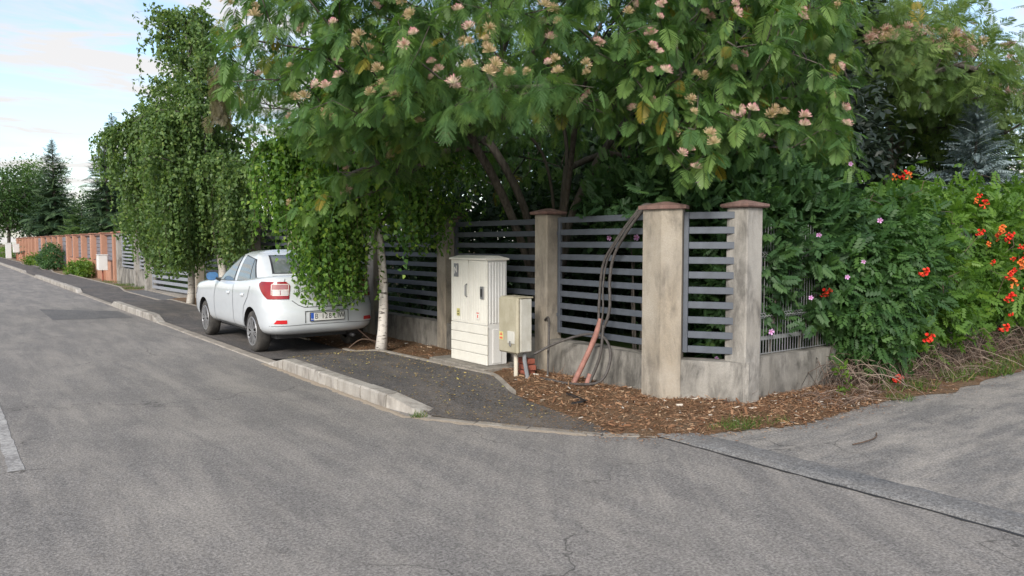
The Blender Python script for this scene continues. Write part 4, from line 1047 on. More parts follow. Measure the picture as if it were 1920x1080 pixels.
def frond_tmpl(seed, pairs=10, droop=0.35, w=0.36, rich=False):
    """feathery double-pinnate leaf: a rachis with pairs of narrow pinnae"""
    r2 = np.random.default_rng(seed); V, F = [], []
    def rach(y): return np.array([0.02 * math.sin(y * 3 + seed), y, -droop * y * y])
    for i in range(5):
        a, b = rach(i / 5 * 0.95), rach((i + 1) / 5 * 0.95); k = len(V); h = 0.008
        V += [a + (h, 0, 0), b + (h, 0, 0), b - (h, 0, 0), a - (h, 0, 0)]; F += [(k, k + 1, k + 2), (k, k + 2, k + 3)]
    for i in range(pairs):
        q = (i + 0.8) / pairs; p = rach(0.16 + 0.80 * q * 0.98)
        L = w * (0.55 + 0.75 * math.sin(PI * min(1, 0.18 + 0.74 * q)) - 0.25 * q) * r2.uniform(0.9, 1.08)
        ang = R(62 - 30 * q + r2.uniform(-5, 5))
        for s_ in (-1, 1):
            d = np.array([s_ * math.sin(ang), math.cos(ang), -0.10 - 0.15 * q]); d /= np.linalg.norm(d)
            n = np.array([-s_ * math.cos(ang), math.sin(ang), 0.0]); wd = 0.027
            k = len(V)
            if rich:
                c1, c2, c3 = p + d * L * 0.12, p + d * L * 0.5, p + d * L * 0.85; e = p + d * L + (0, 0, -0.05 * L - 0.02)
                dz = np.array([0, 0, 0.012]); dr = np.array([0, 0, -0.02])
                V += [c1 + n * wd * .7 + dz, c1 - n * wd * .7 + dz, c2 + n * wd, c2 - n * wd, c3 + n * wd * .8 + dr, c3 - n * wd * .8 + dr, e]
                F += [(k, k + 2, k + 1), (k + 1, k + 2, k + 3), (k + 2, k + 4, k + 3), (k + 3, k + 4, k + 5), (k + 4, k + 6, k + 5)]
            else:
                c = p + d * L * 0.5; e = p + d * L + (0, 0, -0.06 * L)
                V += [p, c + n * wd * 1.1, e, c - n * wd * 1.1]; F += [(k, k + 1, k + 2), (k, k + 2, k + 3)]
    return np.array(V), np.array(F, int)
FROND = [frond_tmpl(k, 10, 0.30 + 0.15 * k) for k in range(3)]
FROND_RICH = [frond_tmpl(10 + k, 13, 0.25 + 0.13 * k, 0.36, True) for k in range(4)]
def feather_tmpl(seed, pairs=12, droop=0.3, w=0.37):
    """the same leaf with every little leaflet built, for the fronds nearest the road"""
    r2 = np.random.default_rng(seed); V, F = [], []
    def rach(y): return np.array([0.03 * math.sin(y * 3 + seed), y, -droop * y * y])
    for i in range(6):
        a, b = rach(i / 6 * 0.95), rach((i + 1) / 6 * 0.95); k = len(V); h = 0.009 * (1 - i / 8)
        V += [a + (h, 0, 0), b + (h, 0, 0), b - (h, 0, 0), a - (h, 0, 0)]; F += [(k, k + 1, k + 2), (k, k + 2, k + 3)]
    for i in range(pairs):
        q = (i + 0.8) / pairs; p = rach(0.12 + 0.83 * q)
        L = w * (0.5 + 0.78 * math.sin(PI * min(1, 0.16 + 0.74 * q)) - 0.22 * q) * r2.uniform(0.88, 1.08)
        ang = R(64 - 34 * q + r2.uniform(-6, 6))
        for s_ in (-1, 1):
            d = np.array([s_ * math.sin(ang), math.cos(ang), -0.06 - 0.2 * q]); d /= np.linalg.norm(d); cur = r2.uniform(0.1, 0.35)
            n = np.array([-s_ * math.cos(ang), math.sin(ang), 0.0]); nl = 11
            for j in range(nl):
                u = (j + 0.5) / nl; c = p + d * L * u + np.array([0, 0.10 * L * u * u, -cur * L * u * u]); lw = 0.042 * (1 - 0.35 * u) * r2.uniform(.85, 1.1); hw = L / nl * 0.47
                for t_ in (-1, 1):
                    k = len(V); e = c + n * lw * t_ + d * hw * 1.1
                    V += [c - d * hw, c + d * hw * 0.6, e]; F.append((k, k + 1, k + 2) if t_ * s_ > 0 else (k, k + 2, k + 1))
    return np.array(V), np.array(F, int)
FEATHER = [feather_tmpl(30 + k, 11 + k % 3, 0.18 + 0.12 * k) for k in range(5)]
def sprig_tmpl(pairs, lw, wid=0.30, droop=0.25):
    V, F = [], []
    spots = [(i / pairs * 0.86 + 0.12, s_) for i in range(pairs) for s_ in (-1, 1)] + [(0.92, 0)]
    for y, s_ in spots:
        p = np.array([0, y * 0.9, -droop * y * y]); a = R(68 - 20 * y) * s_
        d = np.array([math.sin(a), math.cos(a), -0.25]); d /= np.linalg.norm(d); n = np.array([-d[1], d[0], 0]); k = len(V); L = lw
        V += [p, p + d * L * 0.45 + n * L * wid, p + d * L + (0, 0, -0.05), p + d * L * 0.45 - n * L * wid]; F += [(k, k + 1, k + 2), (k, k + 2, k + 3)]
    return np.array(V), np.array(F, int)
SPRIG = sprig_tmpl(4, 0.42)
SHOOT = sprig_tmpl(5, 0.40, 0.32, -0.05)
def plume_tmpl(seed, nside=9, w=0.36):
    """conifer bough: a spine with needle-clad side twigs that hang a little"""
    r2 = np.random.default_rng(seed); V, F = [], []
    for i in range(nside):
        q = (i + 0.5) / nside; p = np.array([0, q, -0.20 * q * q + 0.08 * q])
        for s_ in (-1, 1, 0):
            a = R(55) * s_ + r2.uniform(-0.15, 0.15); L = w * (1.05 - q * 0.75) * r2.uniform(0.7, 1.1) * (0.75 if s_ == 0 else 1)
            d = np.array([math.sin(a), math.cos(a), -0.35 if s_ else -0.75]); d /= np.linalg.norm(d)
            n = np.cross(d, (0, 0, 1.0)); n /= np.linalg.norm(n)
            k = len(V); wd = 0.028
            V += [p, p + d * L * 0.4 + n * wd, p + d * L, p + d * L * 0.4 - n * wd]; F += [(k, k + 1, k + 2), (k, k + 2, k + 3)]
    k = len(V); V += [np.array([-.012, 0, 0]), np.array([.012, 0, 0]), np.array([0, 1.05, -0.12])]; F.append((k, k + 1, k + 2))
    return np.array(V), np.array(F, int)
PLUME = plume_tmpl(3)

CAMP = np.array([0, 0, 1.7]); CAMF = np.array([math.sin(R(36.9)), math.cos(R(36.9)), 0])
def nearest_in_view(P, n):
    """indices of the n largest-showing pieces"""
    d = P - CAMP; dist = np.linalg.norm(d, axis=1); ca = (d @ CAMF) / dist
    dist = np.where(ca > math.cos(R(37)), dist, 1e6)
    return np.argsort(dist)[:n]
def crown(name, tm, P, D, N, S, mat, parent, tint=None, kind=None):
    V, F = scatter(tm[0], tm[1], frames(D, N), P, S)
    tt = rng.uniform(0, 1, len(P)) if tint is None else tint
    o = obj(name, fast_mesh(name, V, F, mat, np.repeat(tt, len(tm[0]))), parent)
    if kind: o['kind'] = kind
    return o
def pieces(name, tms, P, D, N, S, mat, parent):
    """single pieces as parts of their own, sharing meshes"""
    mes = [fast_mesh(name, tm[0], tm[1], mat) for tm in tms]; Fm = frames(D, N)
    for i in range(len(P)):
        mt = Matrix((Fm[i] * S[i]).tolist()).to_4x4(); mt.translation = Vector(P[i])
        obj(name, mes[i % len(mes)], parent, True, mt)

class Wood:
    """branch tree grown node by node; thickness follows what a branch carries"""
    def __init__(s): s.p, s.par, s.load = [], [], []
    def add(s, p, par, load=0.0):
        s.p.append(np.array(p, float)); s.par.append(par); s.load.append(load); return len(s.p) - 1
    def path(s, pts, par=-1):
        for p in pts: par = s.add(p, par)
        return par
    def reach(s, tips, seg=0.35, pull=0.25, sag=0.10, start=0):
        """join each tip to the nearest wood, nearest tips first"""
        base = s.p[0]; order = np.argsort(np.linalg.norm(tips - base, axis=1))
        for i in order:
            A = np.array(s.p[start:]); d = np.linalg.norm(A - tips[i], axis=1)
            d = d + pull * np.linalg.norm(A - base, axis=1) + np.where(A[:, 2] > tips[i][2] + 0.6, 1.5, 0)
            j = int(np.argmin(d)) + start; a, b = s.p[j], tips[i]; n = max(1, int(np.linalg.norm(b - a) / seg)); par = j
            up = np.array([0, 0, sag * np.linalg.norm(b - a)])
            for k in range(1, n + 1):
                u = k / n; par = s.add(a + (b - a) * u + up * math.sin(PI * u) + rng.normal(0, 0.018, 3) * (k < n), par)
            s.load[par] += 1
    def mesh_into(s, mb, r_tip, r_base, power=0.5, nmin=4):
        n = len(s.p); L = list(s.load)
        kids = [[] for _ in range(n)]
        for i in range(n - 1, 0, -1):
            if s.par[i] >= 0: L[s.par[i]] += L[i]; kids[s.par[i]].append(i)
        mx = max(L); rad = [max(r_tip, r_base * (max(l, 0.3) / mx) ** power) for l in L]
        done = set()
        starts = [i for i in range(n) if s.par[i] < 0]
        stack = list(starts)
        while stack:
            i = stack.pop(); chain = [i] if s.par[i] < 0 else [s.par[i], i]
            rr = [rad[i]] if s.par[i] < 0 else [rad[i], rad[i]]
            cur = i
            while kids[cur]:
                ks = sorted(kids[cur], key=lambda q: -L[q]); stack += ks[1:]; cur = ks[0]; chain.append(cur); rr.append(rad[cur])
            if len(chain) > 1: mb.tube([s.p[q] for q in chain], rr, 7 if rr[0] > 0.03 else nmin, caps=False)

# ------------------------------------------------------------------ the silk tree over the fence
SB = np.array([7.30, 8.90, 0.05]); LAT = np.array([0.7997, -0.6004, 0]); DEP = np.array([-0.6004, -0.7997, 0])
def sp(lat, dep, z): return SB + LAT * lat + DEP * dep + np.array([0, 0, z - 0.05])
def silk_low(lat, dep):
    r_ = np.hypot(lat, dep)
    z = 2.78 + 1.25 * np.exp(-(r_ / 1.9) ** 2) + 0.50 * np.exp(-((lat + 0.5) / 1.0) ** 2 - ((dep - 3.4) / 1.7) ** 2)
    z = z - 0.80 * np.exp(-((lat + 2.5) / 1.4) ** 2 - ((dep - 1.6) / 1.3) ** 2)
    z = z - 0.70 * np.exp(-((lat - 1.25) / 0.38) ** 2 - ((dep - 4.2) / 0.6) ** 2)
    return z + 0.12 * np.sin(lat * 2.3) + 0.08 * np.cos(dep * 3.1)
def silk_tips(n):
    out_ = []
    while len(out_) < n:
        lat, dep = rng.uniform(-5.2, 4.6), rng.uniform(-3.8, 5.2)
        rm = 5.0 + 0.25 * math.sin(3 * math.atan2(dep, lat)) - (0.5 if lat > 0 else 0)
        if math.hypot(lat, dep) > rm or lat > 2.35 + 0.5 * (4.6 - dep) or lat < -4.75 + 0.36 * dep: continue
        r_ = math.hypot(lat, dep); lo = float(silk_low(lat, dep)); hi = 6.4 - 0.085 * r_ * r_
        if dep < -1 and rng.uniform() < 0.45: continue
        q = rng.uniform() ** 1.35; z = lo + (hi - lo) * q
        if z < 3.6 and lat < -3.6 + 0.25 * dep: continue
        out_.append((lat, dep, z))
    return np.array(out_)
silk = thing('silk_tree', 'large silk tree with feathery leaves and pink flowers over the fence corner', 'tree', SB)
T = silk_tips(1900)
tips = np.array([sp(*q) for q in T])
W = Wood()
root = W.add(sp(0, 0, -0.05), -1)
for st in ([(-.08, 0, .7), (-.15, 0, 1.3), (-.30, .05, 2.2), (-.80, .1, 3.15), (-1.4, .2, 3.8), (-2.2, .3, 4.4), (-3.0, .5, 4.6)],
           [(.05, .1, .7), (.06, .2, 1.4), (.12, .25, 2.2), (-.05, .35, 3.0), (-.5, .5, 3.5), (-1.0, .7, 4.4)],
           [(.10, 0, .8), (.2, -.05, 1.5), (.28, -.1, 2.2), (.34, -.1, 3.1), (.26, -.1, 3.7), (.4, -.3, 4.7)],
           [(.15, .1, .7), (.28, .15, 1.4), (.42, .2, 2.2), (.95, .4, 3.2), (1.6, .6, 3.9), (2.4, .8, 4.3)],
           [(.1, .25, .8), (.2, .5, 1.6), (.3, .9, 2.6), (.35, 1.7, 3.4), (.5, 2.8, 3.95), (.7, 3.8, 4.1)],
           [(-.1, .25, .8), (-.35, .5, 1.7), (-.8, 1.0, 2.7), (-1.4, 1.9, 3.5), (-1.9, 2.9, 3.9)]):
    W.path(curve_pts([sp(*q) for q in st], 3), root)
W.reach(tips, 0.4, 0.20)
mb = MB(); W.mesh_into(mb, 0.0045, 0.11, 0.42)
mb.build('trunk', M['bark'], silk, True)
# rosettes of fronds at the branch tips
P, D, N, S = [], [], [], []
outw = np.array([LAT * q[0] + DEP * q[1] for q in T]); outw = unit(outw + 1e-6)
for i in range(len(tips)):
    k = int(rng.integers(7, 11)); a0 = rng.uniform(0, 2 * PI)
    for j in range(k):
        a = a0 + 2 * PI * j / k + rng.uniform(-.3, .3); hd_ = np.array([math.cos(a), math.sin(a), 0.0]) + outw[i] * 0.55
        el = rng.uniform(-1.15, 0.10); d = unit(hd_) * math.cos(el) + np.array([0, 0, math.sin(el)])
        P.append(tips[i] + d * 0.02 + rng.normal(0, 0.05, 3)); D.append(d); N.append(np.array([0, 0, 0.75]) + hd_ * 0.9 + rng.normal(0, .2, 3)); S.append(rng.uniform(0.13, 0.30))
P, D, N, S = map(np.array, (P, D, N, S))
near = nearest_in_view(P + D * 0.15, 300); rest = np.setdiff1d(np.arange(len(P)), near)
pieces('frond', FEATHER, P[near], D[near], N[near], S[near] * 1.02, M['silk_o'], silk)
mid = rest[np.argsort(np.linalg.norm(P[rest] - CAMP, axis=1))]
third = len(mid) // 3
for k, (sel, tm) in enumerate(((mid[:third], FROND_RICH[1]), (mid[third:2 * third], FROND[1]), (mid[2 * third:], FROND[2]))):
    crown('crown', tm, P[sel], D[sel], N[sel], S[sel], M['silk'], silk, kind='stuff')
# pompom flowers
def pom_mesh(name, mat, seed, n=170, spread=1.3):
    r2 = np.random.default_rng(seed); V, F = [], []
    for _ in range(n):
        a, e = r2.uniform(0, 2 * PI), r2.uniform(PI / 2 - spread, PI / 2); d = np.array([math.cos(a) * math.cos(e), math.sin(a) * math.cos(e), math.sin(e)])
        s_ = np.cross(d, rdirs(1)[0]); s_ /= np.linalg.norm(s_); L = r2.uniform(0.034, 0.062); k = len(V)
        V += [d * 0.004, d * L + s_ * 0.0018, d * L - s_ * 0.0018]; F.append((k, k + 1, k + 2))
    return fast_mesh(name, np.array(V), np.array(F), mat)
POM = [pom_mesh('flower', M['pom_pink'], k) for k in range(3)] + [pom_mesh('flower', M['pom_faded'], 5 + k, 130, 1.6) for k in range(3)]
vis = nearest_in_view(tips, 420)
dv = tips - CAMP; dist_ = np.linalg.norm(dv, axis=1); az_ = np.round(np.arctan2(dv[:, 0], dv[:, 1]) / 0.042).astype(int); el_ = np.round(dv[:, 2] / dist_ / 0.042).astype(int); front = {}
for i in range(len(tips)):       # the outermost sprays on the road side
    if (az_[i], el_[i]) not in front or dist_[i] < dist_[front[(az_[i], el_[i])]]: front[(az_[i], el_[i])] = i
cand = [i for i in front.values() if i in set(vis.tolist()) or dist_[i] < 10.5]
count = 0
for i in rng.permutation(cand)[:170]:
    pink = rng.uniform() < 0.5
    for j in range(int(rng.integers(1, 4))):
        count += 1
        if count > 300: break
        off = rng.normal(0, 0.06, 3) + np.array([0, 0, 0.10]) + (CAMP - tips[i]) / np.linalg.norm(CAMP - tips[i]) * 0.14 + outw[i] * 0.10
        mt = Matrix.Translation(Vector(tips[i] + off)) @ Vector(outw[i] * 0.5 + np.array([0, 0, 0.8]) + rng.normal(0, .3, 3)).to_track_quat('Z', 'Y').to_matrix().to_4x4() @ Matrix.Scale(rng.uniform(0.85, 1.35), 4)
        obj('flower', POM[int(rng.integers(0, 3)) + (0 if pink else 3)], silk, True, mt)
# withered bundle hanging at the street end of the crown
c = sp(-4.55, 0.9, 4.05); n = 60
Pd = c + np.stack([rng.normal(0, .06, n), rng.normal(0, .06, n), rng.uniform(-0.6, 0.15, n)], 1)
crown('withered_bundle', FROND[0], Pd, np.tile((0.02, 0.0, -1.0), (n, 1)) + rng.normal(0, .12, (n, 3)), rng.normal(size=(n, 3)), rng.uniform(.18, .28, n), M['silk_dry'], silk)
mb = MB(); mb.tube([c + (0.25, -0.2, 0.55), c + (0.1, -0.1, 0.3), c + (0, 0, 0.0), c + (0, 0, -0.6)], [0.02, 0.016, 0.012, 0.006], 5); mb.build('dead_branch', M['bark'], silk)

# ------------------------------------------------------------------ birches
def birch(label, base, H, lean, rad, nlimb, zmin, nstrand, leaf, mat, r0=0.075, step=0.04, singles=0, zlimb=(1.6, None), bias=(0, 0), strand=(0.5, 1.9), extra=()):
    base = np.array(base, float); t_ = thing('weeping_birch', label, 'tree', base)
    tz = np.linspace(0, H, 14); tr = np.array([base + np.array([lean[0] * (z / H) ** 1.5 + 0.05 * math.sin(z * 1.9), lean[1] * (z / H) ** 1.5 + 0.05 * math.cos(z * 1.6), z]) for z in tz])
    mb = MB(); rr = [r0 * (1.25 if z == 0 else 1) * (1 - 0.88 * z / H) + 0.006 for z in tz]; mb.tube(tr, rr, 10); mb.build('trunk', M['birch'], t_, True)
    lb, tw, LP, LD = MB(), MB(), [], []
    z1 = zlimb[1] or H * 0.97
    starts = []
    for i in range(nlimb):
        z = zlimb[0] + (z1 - zlimb[0]) * (i + rng.uniform(0, 1)) / nlimb; a = i * 2.4 + rng.uniform(-.4, .4)
        q = 1 - max(0, (z / H - 0.35)) / 0.65 * 0.55; rise = rng.uniform(0.5, 1.25)
        L = rad * q * rng.uniform(0.75, 1.1); p0 = np.array([np.interp(z, tz, tr[:, k]) for k in range(3)])
        d = np.array([math.cos(a) + bias[0], math.sin(a) + bias[1], 0]); d /= np.linalg.norm(d); P_ = []
        for k in range(9):
            u = k / 8; P_.append(p0 + d * L * u + np.array([0, 0, L * (rise * u - 0.80 * u * u)]) + rng.normal(0, 0.02, 3) * u)
        lb.tube(P_, [0.022 * q * (1 - u / 8) + 0.005 for u in range(9)], 5, caps=False); starts.append(P_)
    starts.append([tr[-1] * (1 - u) + tr[-5] * u for u in np.linspace(0, 1, 9)])
    nlim = len(starts)
    for q in extra: starts.append([np.array(q[0]) + (np.array(q[1]) - np.array(q[0])) * u / 8 for u in range(9)]); starts.append(starts[-1]); lb.tube([np.array([np.interp(q[0][2] - 0.3, tz, tr[:, k]) for k in range(3)])] + starts[-1][::2], [0.014, 0.011, 0.009, 0.007, 0.006, 0.004], 5, caps=False)
    for s_ in range(nstrand):
        si = int(rng.integers(0, nlim)) if (not extra or rng.uniform() < 0.62) else int(rng.integers(nlim, len(starts))); P_ = starts[si]; ex = si >= nlim; u = rng.uniform(0.18, 1.0) * 8; k = min(7, int(u)); p = P_[k] + (P_[k + 1] - P_[k]) * (u - k)
        lo = zmin(p[0], p[1]); lo = lo + rng.uniform(0, 0.9 if lo < 0.95 else 0.5); L = min(rng.uniform(*strand) * min(1.0, 0.35 + 0.9 * (1 - p[2] / (H + 0.5)) ** 0.8), p[2] - lo)
        if L < 0.12: L = 0.15
        if ex: L = max(0.12, min(rng.uniform(0.6, 1) * strand[1], p[2] - lo))
        if rng.uniform() < (0.12 if ex else 0.34):      # a spray that stands out instead of hanging
            o2 = rdirs(1)[0] * np.array([1, 1, 0.5]) + np.array([0, 0, 0.25]); L2 = rng.uniform(0.2, 0.65); n = max(3, int(L2 / step)); b2 = rng.uniform(0.2, 0.7)
            for k in range(n + 1):
                v = k / n; q = p + o2 * L2 * v + np.array([0, 0, -b2 * L2 * v * v]) + rng.normal(0, 0.03, 3)
                for _ in range(2): LP.append(q + rng.normal(0, 0.03, 3)); LD.append(o2 * 0.6 + rng.normal(0, .6, 3) + np.array([0, 0, -0.5]))
            continue
        L = max(0.12, L * (1 if ex else rng.beta(2.0, 1.0))); o_ = rng.normal(0, 0.24, 3); o_[2] = abs(o_[2]) * 0.6; n = max(3, int(L / step)); Q = []
        for k in range(n + 1):
            v = k / n; Q.append(p + o_ * min(1, 2.2 * v) * (1 - 0.25 * v) + np.array([0, 0, -L * v ** 1.35 + 0.10 * v * (1 - v)]) + rng.normal(0, 0.008, 3))
        if s_ % 3 == 0: tw.tube(Q[::max(1, n // 5)] + [Q[-1]], 0.0022, 3, caps=False)
        for k, q in enumerate(Q):
            for _ in range(2 if rng.uniform() < 0.55 else 1):
                LP.append(q + rng.normal(0, 0.018, 3)); LD.append(np.array([rng.normal(0, .7), rng.normal(0, .7), -1.0 + rng.normal(0, .45)]))
    lb.build('limbs', M['bark'], t_, True); tw.build('twigs', M['twig'], t_)
    LP, LD = np.array(LP), unit(np.array(LD)); S_ = leaf * rng.uniform(0.65, 1.25, len(LP)); Nn = rdirs(len(LP)) + unit(LP - base - np.array([0, 0, H * 0.5])) * 0.9
    if singles:
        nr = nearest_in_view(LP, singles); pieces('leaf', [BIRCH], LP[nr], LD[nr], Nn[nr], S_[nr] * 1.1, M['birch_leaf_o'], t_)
        keep_ = np.setdiff1d(np.arange(len(LP)), nr); LP, LD, Nn, S_ = LP[keep_], LD[keep_], Nn[keep_], S_[keep_]
    crown('crown', BIRCH, LP, LD, Nn, S_, M[mat], t_, kind='stuff' if singles else None)
    return t_
def zmin1(x, y):
    if 4.05 < x < 4.78 and y < 10.72: return 0.62 + 0.8 * abs(x - 4.5)
    if 4.78 <= x < 5.5: return 1.85
    if y >= 10.72 and 3.6 < x < 5.6: return 1.72
    if x >= 5.5: return 1.45
    return 1.78
birch('weeping birch with slim white trunk right of the car, branches over its boot', (5.23, 10.2, 0.03), 4.6, (-0.1, 0.2), 1.9, 28, zmin1, 1900, 0.067, 'birch_leaf', 0.072, 0.036, 300, (1.9, 4.5), (-0.25, -0.1), (0.6, 2.6), [((4.95, 10.2, 2.5), (4.35, 10.35, 2.2)), ((5.0, 10.25, 2.35), (4.55, 10.3, 2.05)), ((5.05, 10.2, 2.4), (4.4, 10.5, 2.2)), ((4.9, 10.2, 2.9), (4.0, 10.3, 2.6)), ((4.9, 10.3, 3.3), (3.7, 10.8, 3.1)), ((5.4, 10.0, 2.4), (5.75, 9.6, 2.15))])
birch('tall weeping birch whose trunk rises behind the car bonnet', (5.25, 18.3, 0.03), 6.8, (-0.5, 0.9), 2.0, 40, lambda x, y: 1.0 + (0.7 if y < 17.2 else 0), 1650, 0.085, 'birch_far', 0.10, 0.05, 0, (2.0, 7.5), (0, 0), (0.5, 2.9), [((5.0, 18.3, 3.7), (4.0, 18.0, 3.2)), ((5.0, 18.4, 3.3), (4.3, 19.0, 2.9)), ((5.2, 18.4, 4.3), (5.0, 19.6, 3.8)), ((5.1, 18.2, 3.6), (5.3, 17.0, 3.3)), ((5.0, 18.3, 4.8), (3.9, 18.4, 4.4))])
birch('bushy weeping birch reaching to the ground left of the car', (5.1, 20.6, 0.03), 6.0, (-0.2, 0.3), 1.75, 38, lambda x, y: 0.7 + (2.3 if x < 3.75 else 0.5 if x < 4.1 else 0), 1450, 0.085, 'birch_far', 0.09, 0.05, 0, (1.8, 5.8), (0.0, 0.1), (0.5, 2.9), [((4.8, 20.6, 5.3), (3.3, 20.9, 4.4)), ((4.8, 20.6, 4.6), (3.3, 20.5, 4.3)), ((4.8, 20.5, 3.6), (3.5, 20.2, 3.2)), ((4.9, 20.6, 3.2), (4.2, 19.9, 2.7)), ((4.9, 20.7, 3.0), (4.3, 21.6, 2.7)), ((5.0, 20.5, 3.3), (4.6, 19.3, 2.9))])

# ------------------------------------------------------------------ bushes, hedges, garden trees
def mass(name, label, cat, base, blobs, n, tm, size, mat, stems=5, per=22, sig=0.14, lean_out=0.8, droop=0.2, shell=0.55, singles=0, stem_r=0.02, kind=None, bark='bark', trunk=None, piece='leaf_spray'):
    base = np.array(base, float); t_ = thing(name, label, cat, base)
    wts = np.array([b[3] * b[4] + b[4] * b[5] + b[3] * b[5] for b in blobs]); wts /= wts.sum()
    nc = max(4, n // per); which = rng.choice(len(blobs), nc, p=wts); B = np.array(blobs)[which]
    u = rdirs(nc); rad_ = (shell + (1.04 - shell) * rng.uniform(0, 1, nc) ** 0.5)
    bump_ = 1 + 0.13 * np.sin(u[:, 0] * 5 + B[:, 0]) * np.cos(u[:, 2] * 6 + B[:, 1]) + 0.07 * np.sin(u[:, 1] * 13)
    C_ = B[:, :3] + u * B[:, 3:6] * (rad_ * bump_)[:, None]
    idx = np.repeat(np.arange(nc), per); n2 = len(idx)
    P_ = C_[idx] + rng.normal(0, sig, (n2, 3)); out_ = u[idx]
    ok = P_[:, 2] > base[2] + 0.03; P_, out_ = P_[ok], out_[ok]
    D_ = out_ * lean_out + rng.normal(0, .6, P_.shape) + np.array([0, 0, -droop]); N_ = out_ * 0.7 + np.array([0, 0, 0.8]) + rng.normal(0, .45, P_.shape)
    S_ = size * rng.uniform(0.65, 1.3, len(P_)); tint = np.clip(np.repeat(rng.uniform(0, 1, nc), per)[ok] * 0.45 + rng.uniform(0, 0.55, len(P_)), 0, 1)
    mb = MB()
    if trunk:
        W = Wood(); r0_ = W.add(base - np.array([0, 0, 0.1]), -1); W.path(curve_pts([base + np.array(q) for q in trunk], 3), r0_)
        W.reach(C_[rng.permutation(nc)[:min(nc, 160)]], 0.5, 0.2); W.mesh_into(mb, 0.006, stem_r, 0.42)
    else:
        for k in range(stems):
            b = blobs[int(rng.integers(0, len(blobs)))]; e = np.array(b[:3]) + rdirs(1)[0] * np.array(b[3:6]) * 0.8; e[2] = max(e[2], base[2] + 0.3)
            s0 = np.array([e[0] * 0.5 + b[0] * 0.5 + jit(.1), e[1] * 0.5 + b[1] * 0.5 + jit(.1), base[2] - 0.05])
            mb.tube([s0, (s0 + e) / 2 + rng.normal(0, .08, 3), e], [stem_r, stem_r * 0.7, 0.004], 5, caps=False)
    o = mb.build('trunk' if trunk else 'stems', M[bark], t_, True)
    if not trunk: o['kind'] = 'stuff'
    if singles:
        nr = nearest_in_view(P_, singles); pieces(piece, [tm], P_[nr], D_[nr], N_[nr], S_[nr], M[mat], t_)
        kp = np.setdiff1d(np.arange(len(P_)), nr); P_, D_, N_, S_, tint = P_[kp], D_[kp], N_[kp], S_[kp], tint[kp]
    crown('crown' if trunk else 'foliage', tm, P_, D_, N_, S_, M[mat], t_, tint, kind)
    return t_
hib = mass('hibiscus_bush', 'dark green hibiscus bush with pale purple flowers behind the end pillar', 'bush', (7.4, 5.35, 0.05),
     [(7.35, 5.45, 1.5, 0.62, 0.60, 1.12), (7.75, 5.0, 1.6, 0.55, 0.45, 0.75), (8.05, 5.15, 2.0, 0.6, 0.55, 0.6), (7.10, 5.0, 1.62, 0.30, 0.27, 0.62), (7.2, 5.85, 2.15, 0.8, 0.55, 0.55), (6.9, 6.6, 2.2, 0.5, 0.7, 0.5)], 7800, SHOOT, 0.14, 'hib', 14, 12, 0.09, 0.75, -0.25, 0.6)
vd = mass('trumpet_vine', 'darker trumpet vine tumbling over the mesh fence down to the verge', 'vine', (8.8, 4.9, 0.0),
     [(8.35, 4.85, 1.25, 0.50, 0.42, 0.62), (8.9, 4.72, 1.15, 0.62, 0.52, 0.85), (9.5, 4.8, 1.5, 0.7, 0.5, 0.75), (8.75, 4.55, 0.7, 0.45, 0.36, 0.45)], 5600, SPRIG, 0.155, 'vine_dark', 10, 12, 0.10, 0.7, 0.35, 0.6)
vl = mass('trumpet_vine', 'bright green trumpet vine hedge with red flowers along the side street', 'vine', (12.0, 5.2, 0.0),
     [(10.1, 5.1, 1.65, 0.95, 0.70, 0.78), (11.3, 5.05, 1.65, 1.1, 0.8, 0.80), (12.7, 5.1, 1.55, 1.2, 0.9, 0.90), (14.4, 5.3, 1.5, 1.5, 1.1, 1.0), (16.5, 5.6, 1.6, 1.6, 1.2, 1.2), (11.2, 4.75, 1.0, 1.2, 0.5, 0.5), (10.0, 4.7, 0.85, 0.7, 0.45, 0.5), (13.2, 4.7, 0.95, 1.4, 0.5, 0.6)], 13000, SPRIG, 0.16, 'vine', 16, 12, 0.12, 0.7, 0.15, 0.6)
# hibiscus blooms: five rounded petals
def bloom(name, mat, n=5, r_=0.045, depth=0.02):
    V, F = [(0, 0, 0)], []
    for k in range(n):
        a = 2 * PI * k / n
        for da, q, z in ((-0.5, 0.7, 0.4), (-0.32, 1.0, 1.0), (0.32, 1.0, 1.0), (0.5, 0.7, 0.4)): V.append((r_ * q * math.cos(a + da), r_ * q * math.sin(a + da), depth * z))
        b = 1 + 4 * k; F += [(0, b, b + 1), (0, b + 1, b + 2), (0, b + 2, b + 3)]
    return fast_mesh(name, np.array(V), np.array(F), mat)
def trumpets(name, mat, seed):
    r2 = np.random.default_rng(seed); V, F = [], []
    for _ in range(9):
        d = unit(r2.normal(size=3) + np.array([0, 0, 0.5])); o_ = np.cross(d, (0.3, 0.2, 0.9)); o_ /= np.linalg.norm(o_); w = np.cross(d, o_); b = len(V); L = r2.uniform(0.05, 0.085)
        for q, rr_ in ((0.15, 0.004), (0.75, 0.010), (1.0, 0.024)):
            for k in range(5): V.append(d * L * q + (o_ * math.cos(2 * PI * k / 5) + w * math.sin(2 * PI * k / 5)) * rr_)
        for i in range(2):
            for k in range(5):
                a0, a1, b0, b1 = b + i * 5 + k, b + i * 5 + (k + 1) % 5, b + (i + 1) * 5 + k, b + (i + 1) * 5 + (k + 1) % 5
                F += [(a0, a1, b1), (a0, b1, b0)]
    return fast_mesh(name, np.array(V), np.array(F), mat)
